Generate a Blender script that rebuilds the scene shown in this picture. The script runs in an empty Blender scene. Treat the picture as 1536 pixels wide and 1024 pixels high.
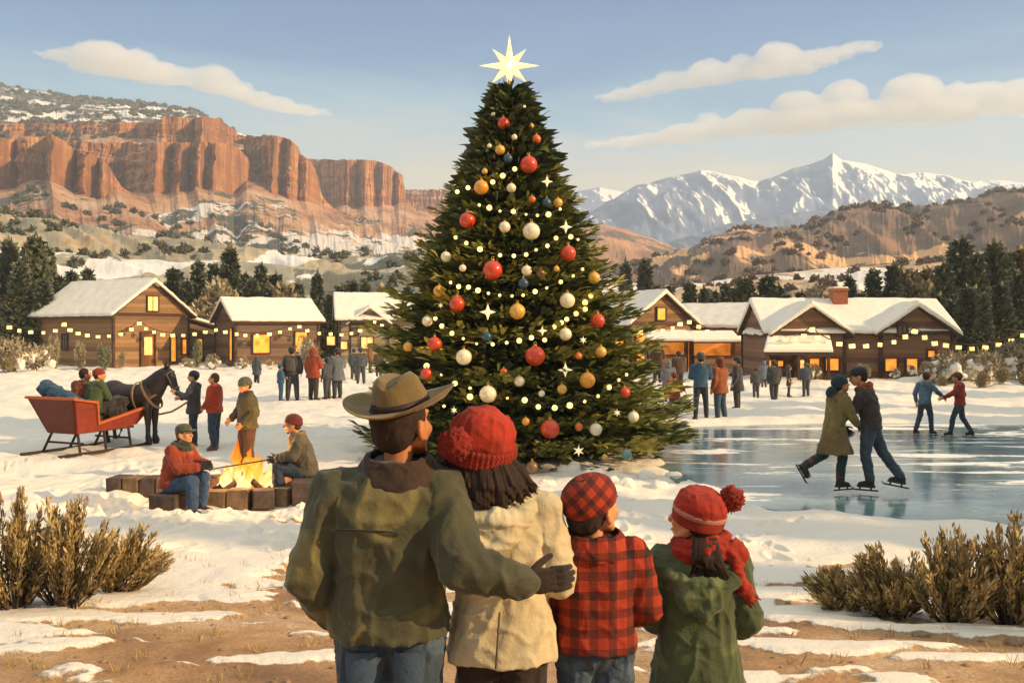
import bpy, bmesh, math, random, time
import numpy as np
from mathutils import Vector, Matrix, Euler
random.seed(7); rng = np.random.default_rng(7)
PI = math.pi; T0 = time.time()
S = bpy.context.scene; COL = S.collection
FOC = 1400.0; HC = 2.35; PX0 = 768.0; PY0 = 493.0

def P(px, py, Y):
    """world point at distance Y that the 1536 px wide photograph shows at px,py"""
    return Vector(((px - PX0) / FOC * Y, Y, HC - (py - PY0) / FOC * Y))
def G(px, py):
    Y = FOC * HC / (py - PY0)
    return Vector(((px - PX0) / FOC * Y, Y, 0))

# ------------------------------------------------------------------ noise
_perm = np.random.default_rng(3).permutation(512).astype(np.int64)
_perm = np.concatenate([_perm, _perm])
_grad = np.random.default_rng(4).normal(size=(512, 3)); _grad /= np.linalg.norm(_grad, axis=1)[:, None]
def pnoise(x, y, z=0.0):
    x, y, z = np.broadcast_arrays(np.asarray(x, float), np.asarray(y, float), np.asarray(z, float))
    xi = np.floor(x).astype(np.int64); yi = np.floor(y).astype(np.int64); zi = np.floor(z).astype(np.int64)
    xf = x - xi; yf = y - yi; zf = z - zi
    u = xf*xf*xf*(xf*(xf*6-15)+10); v = yf*yf*yf*(yf*(yf*6-15)+10); w = zf*zf*zf*(zf*(zf*6-15)+10)
    def g(a, b, c):
        h = _perm[(_perm[(_perm[(xi+a) & 511] + yi+b) & 511] + zi+c) & 511]
        q = _grad[h]
        return q[..., 0]*(xf-a) + q[..., 1]*(yf-b) + q[..., 2]*(zf-c)
    def L(a, b, t): return a + (b-a)*t
    return L(L(L(g(0,0,0), g(1,0,0), u), L(g(0,1,0), g(1,1,0), u), v), L(L(g(0,0,1), g(1,0,1), u), L(g(0,1,1), g(1,1,1), u), v), w) * 1.6
def fbm(x, y, z=0.0, o=4, gain=.5):
    s = 0; a = 1; f = 1; t = 0
    for i in range(o):
        s = s + a*pnoise(np.asarray(x)*f+17.3*i, np.asarray(y)*f+5.1*i, np.asarray(z)*f); t += a; a *= gain; f *= 2.03
    return s/t
def sstep(a, b, x):
    t = np.clip((np.asarray(x, float)-a)/(b-a), 0, 1); return t*t*(3-2*t)

# ------------------------------------------------------------------ tagging
def tag(o, label=None, cat=None, group=None, kind=None):
    if label: o['label'] = label
    if cat: o['category'] = cat
    if group: o['group'] = group
    if kind: o['kind'] = kind
    return o
def empty(name, loc=(0,0,0), rz=0.0, sc=1.0, label=None, cat=None, group=None):
    o = bpy.data.objects.new(name, None); COL.objects.link(o)
    o.location = loc; o.rotation_euler = (0, 0, rz); o.scale = (sc, sc, sc); o.empty_display_size = .2
    return tag(o, label, cat, group)
def link(name, me, mats=None, parent=None):
    o = bpy.data.objects.new(name, me); COL.objects.link(o)
    if mats is not None:
        for m in (mats if isinstance(mats, (list, tuple)) else [mats]): me.materials.append(m)
    if parent is not None: o.parent = parent
    return o
def children(o): return [c for c in bpy.data.objects if c.parent is o]
def copy_tree(o, parent=None, kids=None):
    c = o.copy(); COL.objects.link(c)
    if parent is not None: c.parent = parent
    for ch in (kids[o.name] if kids else children(o)):
        copy_tree(ch, c, None)
    return c

# ------------------------------------------------------------------ mesh builder
def frame(d, up=(0,0,1)):
    d = Vector(d).normalized(); u = Vector(up)
    if abs(d.dot(u)) > .98: u = Vector((0,1,0))
    x = d.cross(u).normalized(); y = x.cross(d).normalized()
    return x, y, d
class MB:
    def __init__(s): s.v = []; s.f = []; s.m = []; s.cur = 0
    def mat(s, i): s.cur = i; return s
    def add(s, vs, fs):
        n = len(s.v); s.v.extend([tuple(p) for p in vs])
        for f in fs: s.f.append(tuple(n+i for i in f)); s.m.append(s.cur)
        return s
    def box(s, c, size, rz=0.0, M=None, taper=1.0):
        hx, hy, hz = size[0]/2, size[1]/2, size[2]/2
        vs = []
        for z in (-1, 1):
            k = taper if z > 0 else 1
            for x, y in ((-1,-1),(1,-1),(1,1),(-1,1)): vs.append(Vector((x*hx*k, y*hy*k, z*hz)))
        R = M if M is not None else Matrix.Rotation(rz, 3, 'Z')
        vs = [R @ v + Vector(c) for v in vs]
        return s.add(vs, [(0,3,2,1),(4,5,6,7),(0,1,5,4),(1,2,6,5),(2,3,7,6),(3,0,4,7)])
    def bevbox(s, c, size, b, rz=0.0, jit=0.0, rs=None):
        bm = bmesh.new(); bmesh.ops.create_cube(bm, size=1)
        for v in bm.verts: v.co = Vector((v.co.x*size[0], v.co.y*size[1], v.co.z*size[2]))
        bmesh.ops.bevel(bm, geom=bm.edges[:], offset=b, segments=2, affect='EDGES', profile=.6)
        R = Matrix.Rotation(rz, 3, 'Z'); rs = rs or random
        vs = [R @ (v.co + Vector((rs.uniform(-jit,jit), rs.uniform(-jit,jit), rs.uniform(-jit,jit)))) + Vector(c) for v in bm.verts]
        fs = [[v.index for v in f.verts] for f in bm.faces]; bm.free()
        return s.add(vs, fs)
    def loft(s, cs, rx, ry=None, seg=16, xax=None, cap=True, sq=2.0, frames=None):
        cs = [Vector(c) for c in cs]; n = len(cs)
        ry = ry or rx; vs = []
        for i, c in enumerate(cs):
            if frames: X, Y = frames[i]
            else:
                d = (cs[min(i+1, n-1)] - cs[max(i-1, 0)])
                if d.length < 1e-9: d = Vector((0,0,1))
                if xax is not None:
                    d.normalize(); Y = d.cross(Vector(xax)).normalized(); X = Y.cross(d).normalized()
                else: X, Y, _ = frame(d)
            for k in range(seg):
                a = 2*PI*k/seg; ca, sa = math.cos(a), math.sin(a)
                if sq != 2.0:
                    ca = math.copysign(abs(ca)**(2/sq), ca); sa = math.copysign(abs(sa)**(2/sq), sa)
                vs.append(c + X*(rx[i]*ca) + Y*(ry[i]*sa))
        fs = []
        for i in range(n-1):
            for k in range(seg):
                a, b = i*seg+k, i*seg+(k+1) % seg
                fs.append((a, b, b+seg, a+seg))
        if cap:
            fs.append(tuple(reversed(range(seg)))); fs.append(tuple(range((n-1)*seg, n*seg)))
        return s.add(vs, fs)
    def cap(s, p0, p1, r0, r1=None, seg=12):
        r1 = r0 if r1 is None else r1
        p0, p1 = Vector(p0), Vector(p1); d = p1-p0
        if d.length < 1e-6: d = Vector((0,0,1e-4))
        u = d.normalized(); cs = []; rr = []
        for t in (-1, -.85, -.5, 0): cs.append(p0+u*r0*t); rr.append(r0*math.sqrt(max(0, 1-t*t))+1e-4)
        for t in (0, .5, .85, 1): cs.append(p1+u*r1*t); rr.append(r1*math.sqrt(max(0, 1-t*t))+1e-4)
        X, Y, _ = frame(u)
        return s.loft(cs, rr, seg=seg, frames=[(X, Y)]*8)
    def tube(s, pts, r, seg=8):
        rr = r if isinstance(r, (list, tuple)) else [r]*len(pts)
        return s.loft(pts, rr, seg=seg)
    def ell(s, c, r, M=None, seg=14, ring=9):
        c = Vector(c); M = M or Matrix.Identity(3); vs = []
        if not isinstance(r, (tuple, list)): r = (r, r, r)
        vs.append(c + M @ Vector((0,0,-r[2])))
        for i in range(1, ring):
            a = -PI/2+PI*i/ring
            for k in range(seg):
                b = 2*PI*k/seg
                vs.append(c + M @ Vector((r[0]*math.cos(a)*math.cos(b), r[1]*math.cos(a)*math.sin(b), r[2]*math.sin(a))))
        vs.append(c + M @ Vector((0,0,r[2]))); fs = []
        for k in range(seg):
            fs.append((0, 1+(k+1) % seg, 1+k)); e = len(vs)-1; q = 1+(ring-2)*seg
            fs.append((e, q+k, q+(k+1) % seg))
        for i in range(ring-2):
            for k in range(seg):
                a = 1+i*seg+k; b = 1+i*seg+(k+1) % seg
                fs.append((a, b, b+seg, a+seg))
        return s.add(vs, fs)
    def torus(s, c, R, r, M=None, seg=24, sg=8, sy=1.0, a0=0, a1=2*PI):
        M = M or Matrix.Identity(3); c = Vector(c)
        full = abs(a1-a0-2*PI) < 1e-6; n = seg if full else seg+1; vs = []
        for i in range(n):
            a = a0+(a1-a0)*i/seg
            for k in range(sg):
                b = 2*PI*k/sg; q = R+r*math.cos(b)
                vs.append(c + M @ Vector((q*math.cos(a), q*math.sin(a)*sy, r*math.sin(b))))
        fs = []
        for i in range(seg):
            j = (i+1) % n
            for k in range(sg):
                fs.append((i*sg+k, j*sg+k, j*sg+(k+1) % sg, i*sg+(k+1) % sg))
        if not full: fs.append(tuple(range(sg))); fs.append(tuple(reversed(range((n-1)*sg, n*sg))))
        return s.add(vs, fs)
    def prism(s, poly, d, o=(0,0,0), U=(1,0,0), V=(0,0,1)):
        """poly 2-D in axes U,V from o; thickness vector d"""
        o, U, V, d = Vector(o), Vector(U), Vector(V), Vector(d); n = len(poly)
        a = [o+U*p[0]+V*p[1] for p in poly]; vs = a+[p+d for p in a]
        fs = [tuple(range(n)), tuple(reversed(range(n, 2*n)))]
        for i in range(n): j = (i+1) % n; fs.append((i, i+n, j+n, j))
        return s.add(vs, fs)
    def mesh(s, name, smooth=False, fix=False):
        me = bpy.data.meshes.new(name); me.from_pydata(s.v, [], s.f)
        me.polygons.foreach_set('material_index', s.m)
        if fix:
            bm = bmesh.new(); bm.from_mesh(me); bmesh.ops.recalc_face_normals(bm, faces=bm.faces[:]); bm.to_mesh(me); bm.free()
        if smooth: me.polygons.foreach_set('use_smooth', [True]*len(me.polygons))
        me.update(); return me
    def build(s, name, mats, parent=None, smooth=False, fix=True):
        return link(name, s.mesh(name, smooth, fix), mats, parent)

def remesh(mb, voxel, smooth=2, post=None, extra=None):
    me = mb.mesh('tmp', fix=True); o = bpy.data.objects.new('tmp', me); COL.objects.link(o)
    m = o.modifiers.new('r', 'REMESH'); m.mode = 'VOXEL'; m.voxel_size = voxel; m.use_smooth_shade = True
    if smooth:
        k = o.modifiers.new('s', 'SMOOTH'); k.factor = .5; k.iterations = smooth
    dg = bpy.context.evaluated_depsgraph_get(); dg.update()
    out = bpy.data.meshes.new_from_object(o.evaluated_get(dg), depsgraph=dg)
    bpy.data.objects.remove(o); bpy.data.meshes.remove(me)
    n = len(out.vertices); co = np.empty(n*3); out.vertices.foreach_get('co', co); co = co.reshape(-1, 3)
    if post is not None and n:
        no = np.empty(n*3); out.vertex_normals.foreach_get('vector', no); no = no.reshape(-1, 3)
        co = post(co, no); out.vertices.foreach_set('co', co.ravel())
    out.polygons.foreach_set('use_smooth', [True]*len(out.polygons))
    out.materials.clear()
    if extra is not None:
        bm = bmesh.new(); bm.from_mesh(out); e = extra.mesh('e', True, True); bm.from_mesh(e); bm.to_mesh(out); bm.free(); bpy.data.meshes.remove(e)
    out.update(); return out
def rbuild(mb, name, mats, parent, voxel, smooth=2, post=None, extra=None):
    return link(name, remesh(mb, voxel, smooth, post, extra), mats, parent)
def folds(amp, sc=(9, 9, 3.5), seed=0.0):
    def f(co, no):
        x = co[:,0]*sc[0]+.25*co[:,2]*sc[0]*np.sin(seed); n = fbm(x+seed, co[:,1]*sc[1], co[:,2]*sc[2]*.6+seed, 2, .35)
        n2 = fbm(co[:,0]*sc[0]*.7+9+co[:,2]*sc[2]*1.2, co[:,1]*sc[1]*.6, co[:,2]*sc[2]*1.1-co[:,0]*sc[0]*.5+seed, 2, .35)
        r = np.maximum(1-3.2*np.abs(n), 0)**1.5+.8*np.maximum(1-3.6*np.abs(n2), 0)**1.5; d = amp*(r-.3)
        return co + no*d[:, None]
    return f

# numpy mesh from arrays
def npmesh(name, V, F, smooth=True, mats=None, attr=None):
    me = bpy.data.meshes.new(name); V = np.asarray(V, np.float32); F = np.asarray(F, np.int32)
    me.vertices.add(len(V)); me.vertices.foreach_set('co', V.ravel())
    k = F.shape[1]; me.loops.add(F.size); me.loops.foreach_set('vertex_index', F.ravel())
    me.polygons.add(len(F)); me.polygons.foreach_set('loop_start', np.arange(0, F.size, k, dtype=np.int32))
    try: me.polygons.foreach_set('loop_total', np.full(len(F), k, np.int32))
    except Exception: pass
    me.polygons.foreach_set('use_smooth', np.full(len(F), smooth))
    for m in (mats or []): me.materials.append(m)
    if attr:
        for kname, arr in attr.items():
            a = me.attributes.new(kname, 'FLOAT', 'POINT'); a.data.foreach_set('value', np.asarray(arr, np.float32).ravel())
    me.update(calc_edges=True); me.validate(); return me
def gridfaces(nr, nc):
    i = np.arange(nr-1)[:, None]*nc; j = np.arange(nc-1)[None, :]
    a = (i+j).ravel(); return np.stack([a, a+1, a+nc+1, a+nc], 1)
# ------------------------------------------------------------------ materials
def srgb(h):
    h = h.lstrip('#'); c = [int(h[i:i+2], 16)/255 for i in (0, 2, 4)]
    return tuple(x/12.92 if x <= .04045 else ((x+.055)/1.055)**2.4 for x in c)
class N:
    def __init__(s, name):
        s.m = bpy.data.materials.new(name); s.m.use_nodes = True; s.t = s.m.node_tree; s.t.nodes.clear()
        s.out = s.t.nodes.new('ShaderNodeOutputMaterial'); s.b = s.t.nodes.new('ShaderNodeBsdfPrincipled')
        s.t.links.new(s.b.outputs[0], s.out.inputs[0])
    def n(s, typ, **kw):
        q = s.t.nodes.new('ShaderNode'+typ)
        for k, v in kw.items():
            if k.startswith('i_'):
                key = k[2:]; key = int(key) if key.isdigit() else key.replace('_', ' ')
                q.inputs[key].default_value = v
            else: setattr(q, k, v)
        return q
    def l(s, a, b):
        s.t.links.new(a, b)
    def coord(s, kind='Object', scale=(1,1,1), rot=(0,0,0), loc=(0,0,0)):
        if kind == 'World': o = s.n('NewGeometry').outputs['Position']
        else: o = s.n('TexCoord').outputs[kind]
        mp = s.n('Mapping'); mp.inputs['Scale'].default_value = scale; mp.inputs['Rotation'].default_value = rot; mp.inputs['Location'].default_value = loc
        s.l(o, mp.inputs[0]); return mp.outputs[0]
    def noise(s, co, scale=5, detail=4, rough=.55, dist=0.0):
        q = s.n('TexNoise'); q.inputs['Scale'].default_value = scale; q.inputs['Detail'].default_value = detail
        q.inputs['Roughness'].default_value = rough; q.inputs['Distortion'].default_value = dist
        s.l(co, q.inputs['Vector']); return q.outputs['Fac']
    def ramp(s, fac, stops, mode='LINEAR'):
        q = s.n('ValToRGB'); q.color_ramp.interpolation = mode; e = q.color_ramp.elements
        while len(e) < len(stops): e.new(.5)
        for i, (p, c) in enumerate(stops):
            e[i].position = p; e[i].color = (c[0], c[1], c[2], 1) if isinstance(c, (tuple, list)) else (c, c, c, 1)
        s.l(fac, q.inputs[0]); return q.outputs[0]
    def mix(s, fac, a, b):
        q = s.n('Mix', data_type='RGBA')
        for i, v in ((0, fac), (6, a), (7, b)):
            if hasattr(v, 'links'): s.l(v, q.inputs[i])
            else: q.inputs[i].default_value = v if i == 0 else (v[0], v[1], v[2], 1)
        return q.outputs[2]
    def math(s, op, a, b=0.0, c=None):
        q = s.n('Math', operation=op)
        for i, v in enumerate((a, b) if c is None else (a, b, c)):
            if hasattr(v, 'links'): s.l(v, q.inputs[i])
            else: q.inputs[i].default_value = v
        return q.outputs[0]
    def bump(s, h, strength=.4, dist=.02):
        q = s.n('Bump'); q.inputs['Strength'].default_value = strength; q.inputs['Distance'].default_value = dist
        s.l(h, q.inputs['Height']); s.l(q.outputs[0], s.b.inputs['Normal'])
    def base(s, c):
        if hasattr(c, 'links'): s.l(c, s.b.inputs['Base Color'])
        else: s.b.inputs['Base Color'].default_value = (c[0], c[1], c[2], 1)
        return s
    def set(s, **kw):
        for k, v in kw.items(): s.b.inputs[k.replace('_', ' ')].default_value = v
        return s
_mc = {}
def cloth(hexc, var=.32, sc=4.0, rough=.9, bumps=.35, hue2=None, key=None):
    """woven cloth: painterly mottled tone in broad angular patches, fine weave bump"""
    k = (hexc, var, sc, rough, hue2, key)
    if k in _mc: return _mc[k]
    c = tuple(x*.66 for x in srgb(hexc)); n = N('cloth')
    co = n.coord('Object')
    f = n.noise(co, sc, 3, .5, .6); f2 = n.noise(co, sc*9, 3, .6)
    d = tuple(x*(1-var) for x in c); b = tuple(x*.66 for x in srgb(hue2)) if hue2 else tuple(min(1, x*(1+var*.9)) for x in c)
    col = n.ramp(f, [(.36, d), (.47, c), (.55, c), (.62, b)])  # random lighter and darker patches, painterly in look
    col = n.mix(n.math('MULTIPLY', f2, .35), col, tuple(x*.6 for x in c))
    n.base(col); n.set(Roughness=rough, Sheen_Weight=.15)
    h = n.noise(co, 60, 3, .6); n.bump(n.math('ADD', h, n.math('MULTIPLY', f, 1.5)), bumps, .012)
    _mc[k] = n.m; return n.m
def plain(hexc, rough=.8, var=.15, sc=8, metal=0.0, key='plain', bumps=.2, em=None, es=0.0):
    k = (hexc, rough, var, sc, metal, em, es, key)
    if k in _mc: return _mc[k]
    c = srgb(hexc); n = N(key); co = n.coord('Object')
    f = n.noise(co, sc, 4, .6)
    n.base(n.ramp(f, [(.3, tuple(x*(1-var) for x in c)), (.7, tuple(min(1, x*(1+var)) for x in c))]))
    n.set(Roughness=rough, Metallic=metal)
    if bumps: n.bump(f, bumps, .01)
    if em: n.b.inputs['Emission Color'].default_value = (*srgb(em), 1); n.b.inputs['Emission Strength'].default_value = es
    _mc[k] = n.m; return n.m
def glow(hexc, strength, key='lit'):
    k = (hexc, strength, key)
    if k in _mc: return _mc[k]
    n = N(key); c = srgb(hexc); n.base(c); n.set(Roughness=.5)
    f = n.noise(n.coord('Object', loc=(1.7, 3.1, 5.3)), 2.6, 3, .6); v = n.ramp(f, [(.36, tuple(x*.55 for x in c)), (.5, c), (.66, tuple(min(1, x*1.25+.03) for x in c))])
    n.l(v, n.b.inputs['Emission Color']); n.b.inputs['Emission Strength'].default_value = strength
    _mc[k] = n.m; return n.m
def attr_out(n, name):
    q = n.n('Attribute'); q.attribute_name = name; return q.outputs['Fac']

def m_ground():
    n = N('snowy_ground'); co = n.coord('Object')
    mask = attr_out(n, 'snow'); hi = n.noise(n.coord('Object', (1, 1, 1)), 3.2, 8, .65, .3)
    m = n.math('ADD', mask, n.math('MULTIPLY', n.math('SUBTRACT', hi, .5), .55))
    m = n.ramp(m, [(.47, 0.0), (.52, 1.0)])
    d1 = n.noise(co, .9, 6, .6, .4)
    dirt = n.ramp(d1, [(.32, srgb('#80593a')), (.44, srgb('#ab8052')), (.54, srgb('#c39866')), (.66, srgb('#d8b58c'))])
    pe = n.noise(co, 45, 5, .7); dirt = n.mix(n.ramp(pe, [(.4, 0.0), (.62, .5)]), dirt, srgb('#6b5038'))
    s1 = n.noise(co, .6, 4, .6)
    snow = n.ramp(s1, [(.35, srgb('#e4dccf')), (.6, srgb('#f0e3cd'))])
    n.base(n.mix(m, dirt, snow)); n.set(Roughness=.75)
    h = n.math('ADD', n.math('MULTIPLY', m, .55), n.math('MULTIPLY', n.noise(co, 7, 8, .65), .55))
    n.bump(n.math('ADD', h, n.math('MULTIPLY', pe, .12)), .75, .07)
    return n.m
def m_ice():
    n = N('pond_ice'); co = n.coord('Object', (.35, 1.5, 1)); c2 = n.coord('Object', (.5, 1.0, 1))
    s = n.noise(co, .8, 6, .62, .5); fine = n.noise(c2, 7, 5, .7)
    sm = n.math('ADD', s, n.math('MULTIPLY', n.math('SUBTRACT', fine, .5), .16))
    m = n.ramp(sm, [(.55, 0.0), (.585, 1.0)])
    # scratched skate lines
    w = n.n('TexWave'); w.inputs['Scale'].default_value = .33; w.inputs['Distortion'].default_value = 9; w.inputs['Detail'].default_value = 2; w.inputs['Detail Scale'].default_value = .35
    w.bands_direction = 'Y'; n.l(n.coord('Object', (.25, 1.6, 1)), w.inputs[0])
    ln = n.math('MULTIPLY', n.ramp(w.outputs['Fac'], [(.975, 0.0), (.99, .7)]), n.ramp(n.noise(n.coord('Object', (.2, .5, 1)), 1.7, 3, .6), [(.5, 0.0), (.6, 1.0)]))
    m2 = n.math('MAXIMUM', m, ln)
    t = n.noise(n.coord('Object', (.3, .8, 1)), 1.1, 5, .6, .6)
    ice = n.ramp(t, [(.36, srgb('#435f6b')), (.5, srgb('#67838b')), (.64, srgb('#96a8a8'))])
    n.base(n.mix(m2, ice, srgb('#efe9df')))
    r = n.n('MapRange'); n.l(m2, r.inputs[0]); r.inputs[3].default_value = .13; r.inputs[4].default_value = .8
    n.l(r.outputs[0], n.b.inputs['Roughness']); n.set(IOR=1.4, Specular_IOR_Level=.7)
    n.bump(n.math('ADD', n.math('MULTIPLY', m2, .5), n.math('MULTIPLY', n.noise(n.coord('Object', (1, 1, 1)), 3.5, 4, .6), .16)), .45, .03)
    return n.m
def m_rock(snowamt=.5, far=0.0):
    n = N('red_rock'); co = n.coord('Object'); geo = n.n('NewGeometry')
    sep = n.n('SeparateXYZ'); n.l(geo.outputs['True Normal'], sep.inputs[0]); nz = sep.outputs[2]
    v = n.noise(n.coord('Object', (.10, .10, .022)), 1.0, 6, .6, .4)
    st = n.noise(n.coord('Object', (.004, .004, .11)), 1.6, 4, .6)
    rock = n.ramp(v, [(.36, srgb('#85573c')), (.46, srgb('#b87a4a')), (.54, srgb('#d39054')), (.64, srgb('#e3ae74'))])
    crk = n.noise(n.coord('Object', (.42, .42, .05)), 1.0, 5, .7, .3); rock = n.mix(n.ramp(crk, [(.36, .75), (.43, 0.0)]), rock, srgb('#5e4234'))
    rock = n.mix(n.ramp(st, [(.42, 0.0), (.52, .45)]), rock, srgb('#905f42'))
    tal = n.noise(n.coord('Object', (.05, .015, .05)), 1.0, 6, .65, .6)
    talus = n.ramp(tal, [(.38, srgb('#9c7058')), (.46, srgb('#bb8a66')), (.56, srgb('#cfa27a')), (.64, srgb('#cfb096'))])
    flat = n.ramp(nz, [(.35, 0.0), (.52, 1.0)])
    col = n.mix(flat, rock, talus)
    # snow that lies on gentle ground, juniper scrub in the hollows
    sn = n.noise(n.coord('Object', (.020, .006, .020), loc=(3, 1, 0)), 1.0, 7, .66, .15)
    hgt = n.n('SeparateXYZ'); n.l(co, hgt.inputs[0])
    low = attr_out(n, 'low')
    sm = n.ramp(n.math('ADD', sn, n.math('MULTIPLY', n.math('SUBTRACT', low, .5), .30*snowamt*2)), [(.545, 0.0), (.56, 1.0)])
    sm = n.math('MULTIPLY', sm, n.ramp(nz, [(.38, 0.0), (.48, 1.0)]))
    col = n.mix(sm, col, srgb('#efe4d8'))
    jn = n.noise(n.coord('Object', (.04, .012, .04), loc=(9, 4, 2)), 1.0, 8, .7, .15)
    jm = n.ramp(n.math('ADD', jn, n.math('MULTIPLY', low, .06)), [(.57, 0.0), (.585, 1.0)])
    jm = n.math('MULTIPLY', jm, n.ramp(nz, [(.4, 0.0), (.5, 1.0)]))
    col = n.mix(jm, col, srgb('#5b5a4b'))
    n.base(col); n.set(Roughness=.95)
    n.bump(n.noise(n.coord('Object', (.3, .3, .12)), 1.0, 8, .75), 1.0, 2.2)
    return n.m
def m_hill(stops, sc=(.02, .03, .05), patch=None, patch_at=.56, seed=0, bumpd=2.0, snow=None, snow_at=.6):
    n = N('hillside'); f = n.noise(n.coord('Object', sc, loc=(seed, seed*2, 0)), 1.0, 8, .66, .5)
    col = n.ramp(f, stops)
    if patch:
        g = n.noise(n.coord('Object', (sc[0]*.7, sc[1]*.7, sc[2]*.9), loc=(seed+5, 2, 1)), 1.0, 7, .6, .5)
        col = n.mix(n.ramp(g, [(patch_at, 0.0), (patch_at+.015, 1.0)]), col, srgb(patch))
    if snow:
        g = n.noise(n.coord('Object', (sc[0]*.6, sc[1]*.6, sc[2]*1.3), loc=(seed+15, 7, 1)), 1.0, 7, .6, .5)
        col = n.mix(n.ramp(g, [(snow_at, 0.0), (snow_at+.015, 1.0)]), col, srgb(snow))
    n.base(col); n.set(Roughness=1.0); n.bump(f, .8, bumpd); return n.m
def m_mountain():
    n = N('sunlit_snow_mountain'); m = attr_out(n, 'snow')
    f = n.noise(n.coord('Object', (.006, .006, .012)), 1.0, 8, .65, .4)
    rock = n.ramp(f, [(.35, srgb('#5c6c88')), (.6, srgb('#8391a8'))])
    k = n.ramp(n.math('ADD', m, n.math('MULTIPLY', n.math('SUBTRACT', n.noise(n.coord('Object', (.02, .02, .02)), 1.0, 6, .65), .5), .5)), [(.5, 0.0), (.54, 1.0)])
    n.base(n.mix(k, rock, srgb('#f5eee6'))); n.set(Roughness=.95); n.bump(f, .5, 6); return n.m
def m_wood(hexc, plank=.22, var=.35, vert=False, key='wood'):
    k = (hexc, plank, vert, 'wood'); 
    if k in _mc: return _mc[k]
    n = N(key); c = srgb(hexc); co = n.coord('Object')
    sp = n.n('SeparateXYZ'); n.l(co, sp.inputs[0]); z = sp.outputs[0] if vert else sp.outputs[2]
    zz = n.math('MULTIPLY', z, 1/plank); fr = n.math('FRACT', zz); fl = n.math('FLOOR', zz)
    wn = n.n('TexWhiteNoise', noise_dimensions='1D'); n.l(fl, wn.inputs['W'])
    g = n.noise(n.coord('Object', (1, 1, 9) if not vert else (9, 9, 1)), 1.3, 5, .6)
    col = n.ramp(n.math('ADD', n.math('MULTIPLY', wn.outputs[0], .5), n.math('MULTIPLY', g, .5)),
                 [(.25, tuple(x*(1-var) for x in c)), (.75, tuple(min(1, x*(1+var)) for x in c))])
    gap = n.ramp(fr, [(.0, 1.0), (.05, .25), (.09, 0.0)])
    n.base(n.mix(gap, col, tuple(x*.35 for x in c))); n.set(Roughness=.85)
    n.bump(n.math('SUBTRACT', n.math('MULTIPLY', g, .3), gap), .5, .03); _mc[k] = n.m; return n.m
def m_leaf(cols, key='needles', sss=.0, rough=.7):
    """per-leaf natural colour differences and darker inner leaves, carried by the mesh attribute tint"""
    n = N(key); t = attr_out(n, 'tint'); L = len(cols)
    n.base(n.ramp(t, [(i/(L-1), srgb(c)) for i, c in enumerate(cols)])); n.set(Roughness=rough)
    return n.m
def m_plaid(a='#b8341a', b='#2a1712', sc=9.0, rot=0.0, key='plaid'):
    n = N(key); co = n.coord('Object', (sc, sc, sc), rot=(0, rot, 0)); sp = n.n('SeparateXYZ'); n.l(co, sp.inputs[0])
    def band(o):
        f = n.math('FRACT', o); return n.math('GREATER_THAN', f, .55)
    hx = band(sp.outputs[0]); hz = band(sp.outputs[2])
    s = n.math('ADD', hx, hz); f = n.noise(n.coord('Object'), 5, 4, .6)
    A = tuple(x*.7 for x in srgb(a)); B = tuple(x*.7 for x in srgb(b)); M_ = tuple(x*.5+y*.5 for x, y in zip(A, B)); M_ = (M_[0]*.75, M_[1]*.7, M_[2]*.8)
    col = n.ramp(n.math('MULTIPLY', s, .5), [(.0, A), (.3, M_), (.8, B)], 'CONSTANT')
    col = n.mix(n.ramp(f, [(.4, 0.0), (.6, .35)]), col, tuple(x*.55 for x in A))
    n.base(col); n.set(Roughness=.95); n.bump(n.noise(n.coord('Object'), 70, 3, .6), .35, .01); return n.m
M = {}
M['snow'] = plain('#ece2d0', .75, .06, 3, key='snow', bumps=.5)
M['skin'] = plain('#c98d5f', .6, .10, 12, key='skin', bumps=.05)
M['skin2'] = plain('#b87848', .6, .10, 12, key='skin', bumps=.05)
M['hair'] = plain('#2b190e', .9, .45, 40, key='hair', bumps=.6)
M['hair2'] = plain('#4b2c17', .65, .35, 40, key='hair', bumps=.6)
M['dark'] = plain('#171210', .6, .1, 6, key='dark')
M['boot'] = plain('#2b211b', .7, .2, 12, key='boot')
M['brownboot'] = plain('#6e4026', .7, .2, 12, key='boot')
M['metal'] = plain('#8c8f92', .3, .1, 10, 1.0, key='steel')
M['brass'] = plain('#c79a4b', .35, .1, 10, .9, key='brass')
M['bark'] = plain('#4a3a2c', .95, .4, 6, key='bark', bumps=.9)
M['stone'] = plain('#7d6248', .95, .5, 6, key='stone', bumps=.9)
M['stone2'] = plain('#54443a', .95, .5, 6, key='stone', bumps=.9)
# ------------------------------------------------------------------ camera, world, sun
S.render.engine = 'CYCLES'
cam = bpy.data.cameras.new('camera'); camo = bpy.data.objects.new('camera', cam); COL.objects.link(camo)
cam.sensor_width = 36; cam.lens = 36*FOC/1536; cam.shift_y = -(512-PY0)/1536; cam.clip_end = 30000; cam.clip_start = .05
camo.location = (0, 0, HC); camo.rotation_euler = (PI/2, 0, 0); S.camera = camo
S.view_settings.view_transform = 'Standard'; S.view_settings.look = 'None'; S.view_settings.gamma = 1; S.view_settings.exposure = 0.50
S.render.resolution_x = 1024; S.render.resolution_y = 682
c = S.cycles; c.use_denoising = True; c.max_bounces = 6; c.diffuse_bounces = 3; c.glossy_bounces = 3; c.transmission_bounces = 3; c.volume_bounces = 2
c.transparent_max_bounces = 6; c.sample_clamp_indirect = 6; c.caustics_reflective = False; c.caustics_refractive = False

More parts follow.
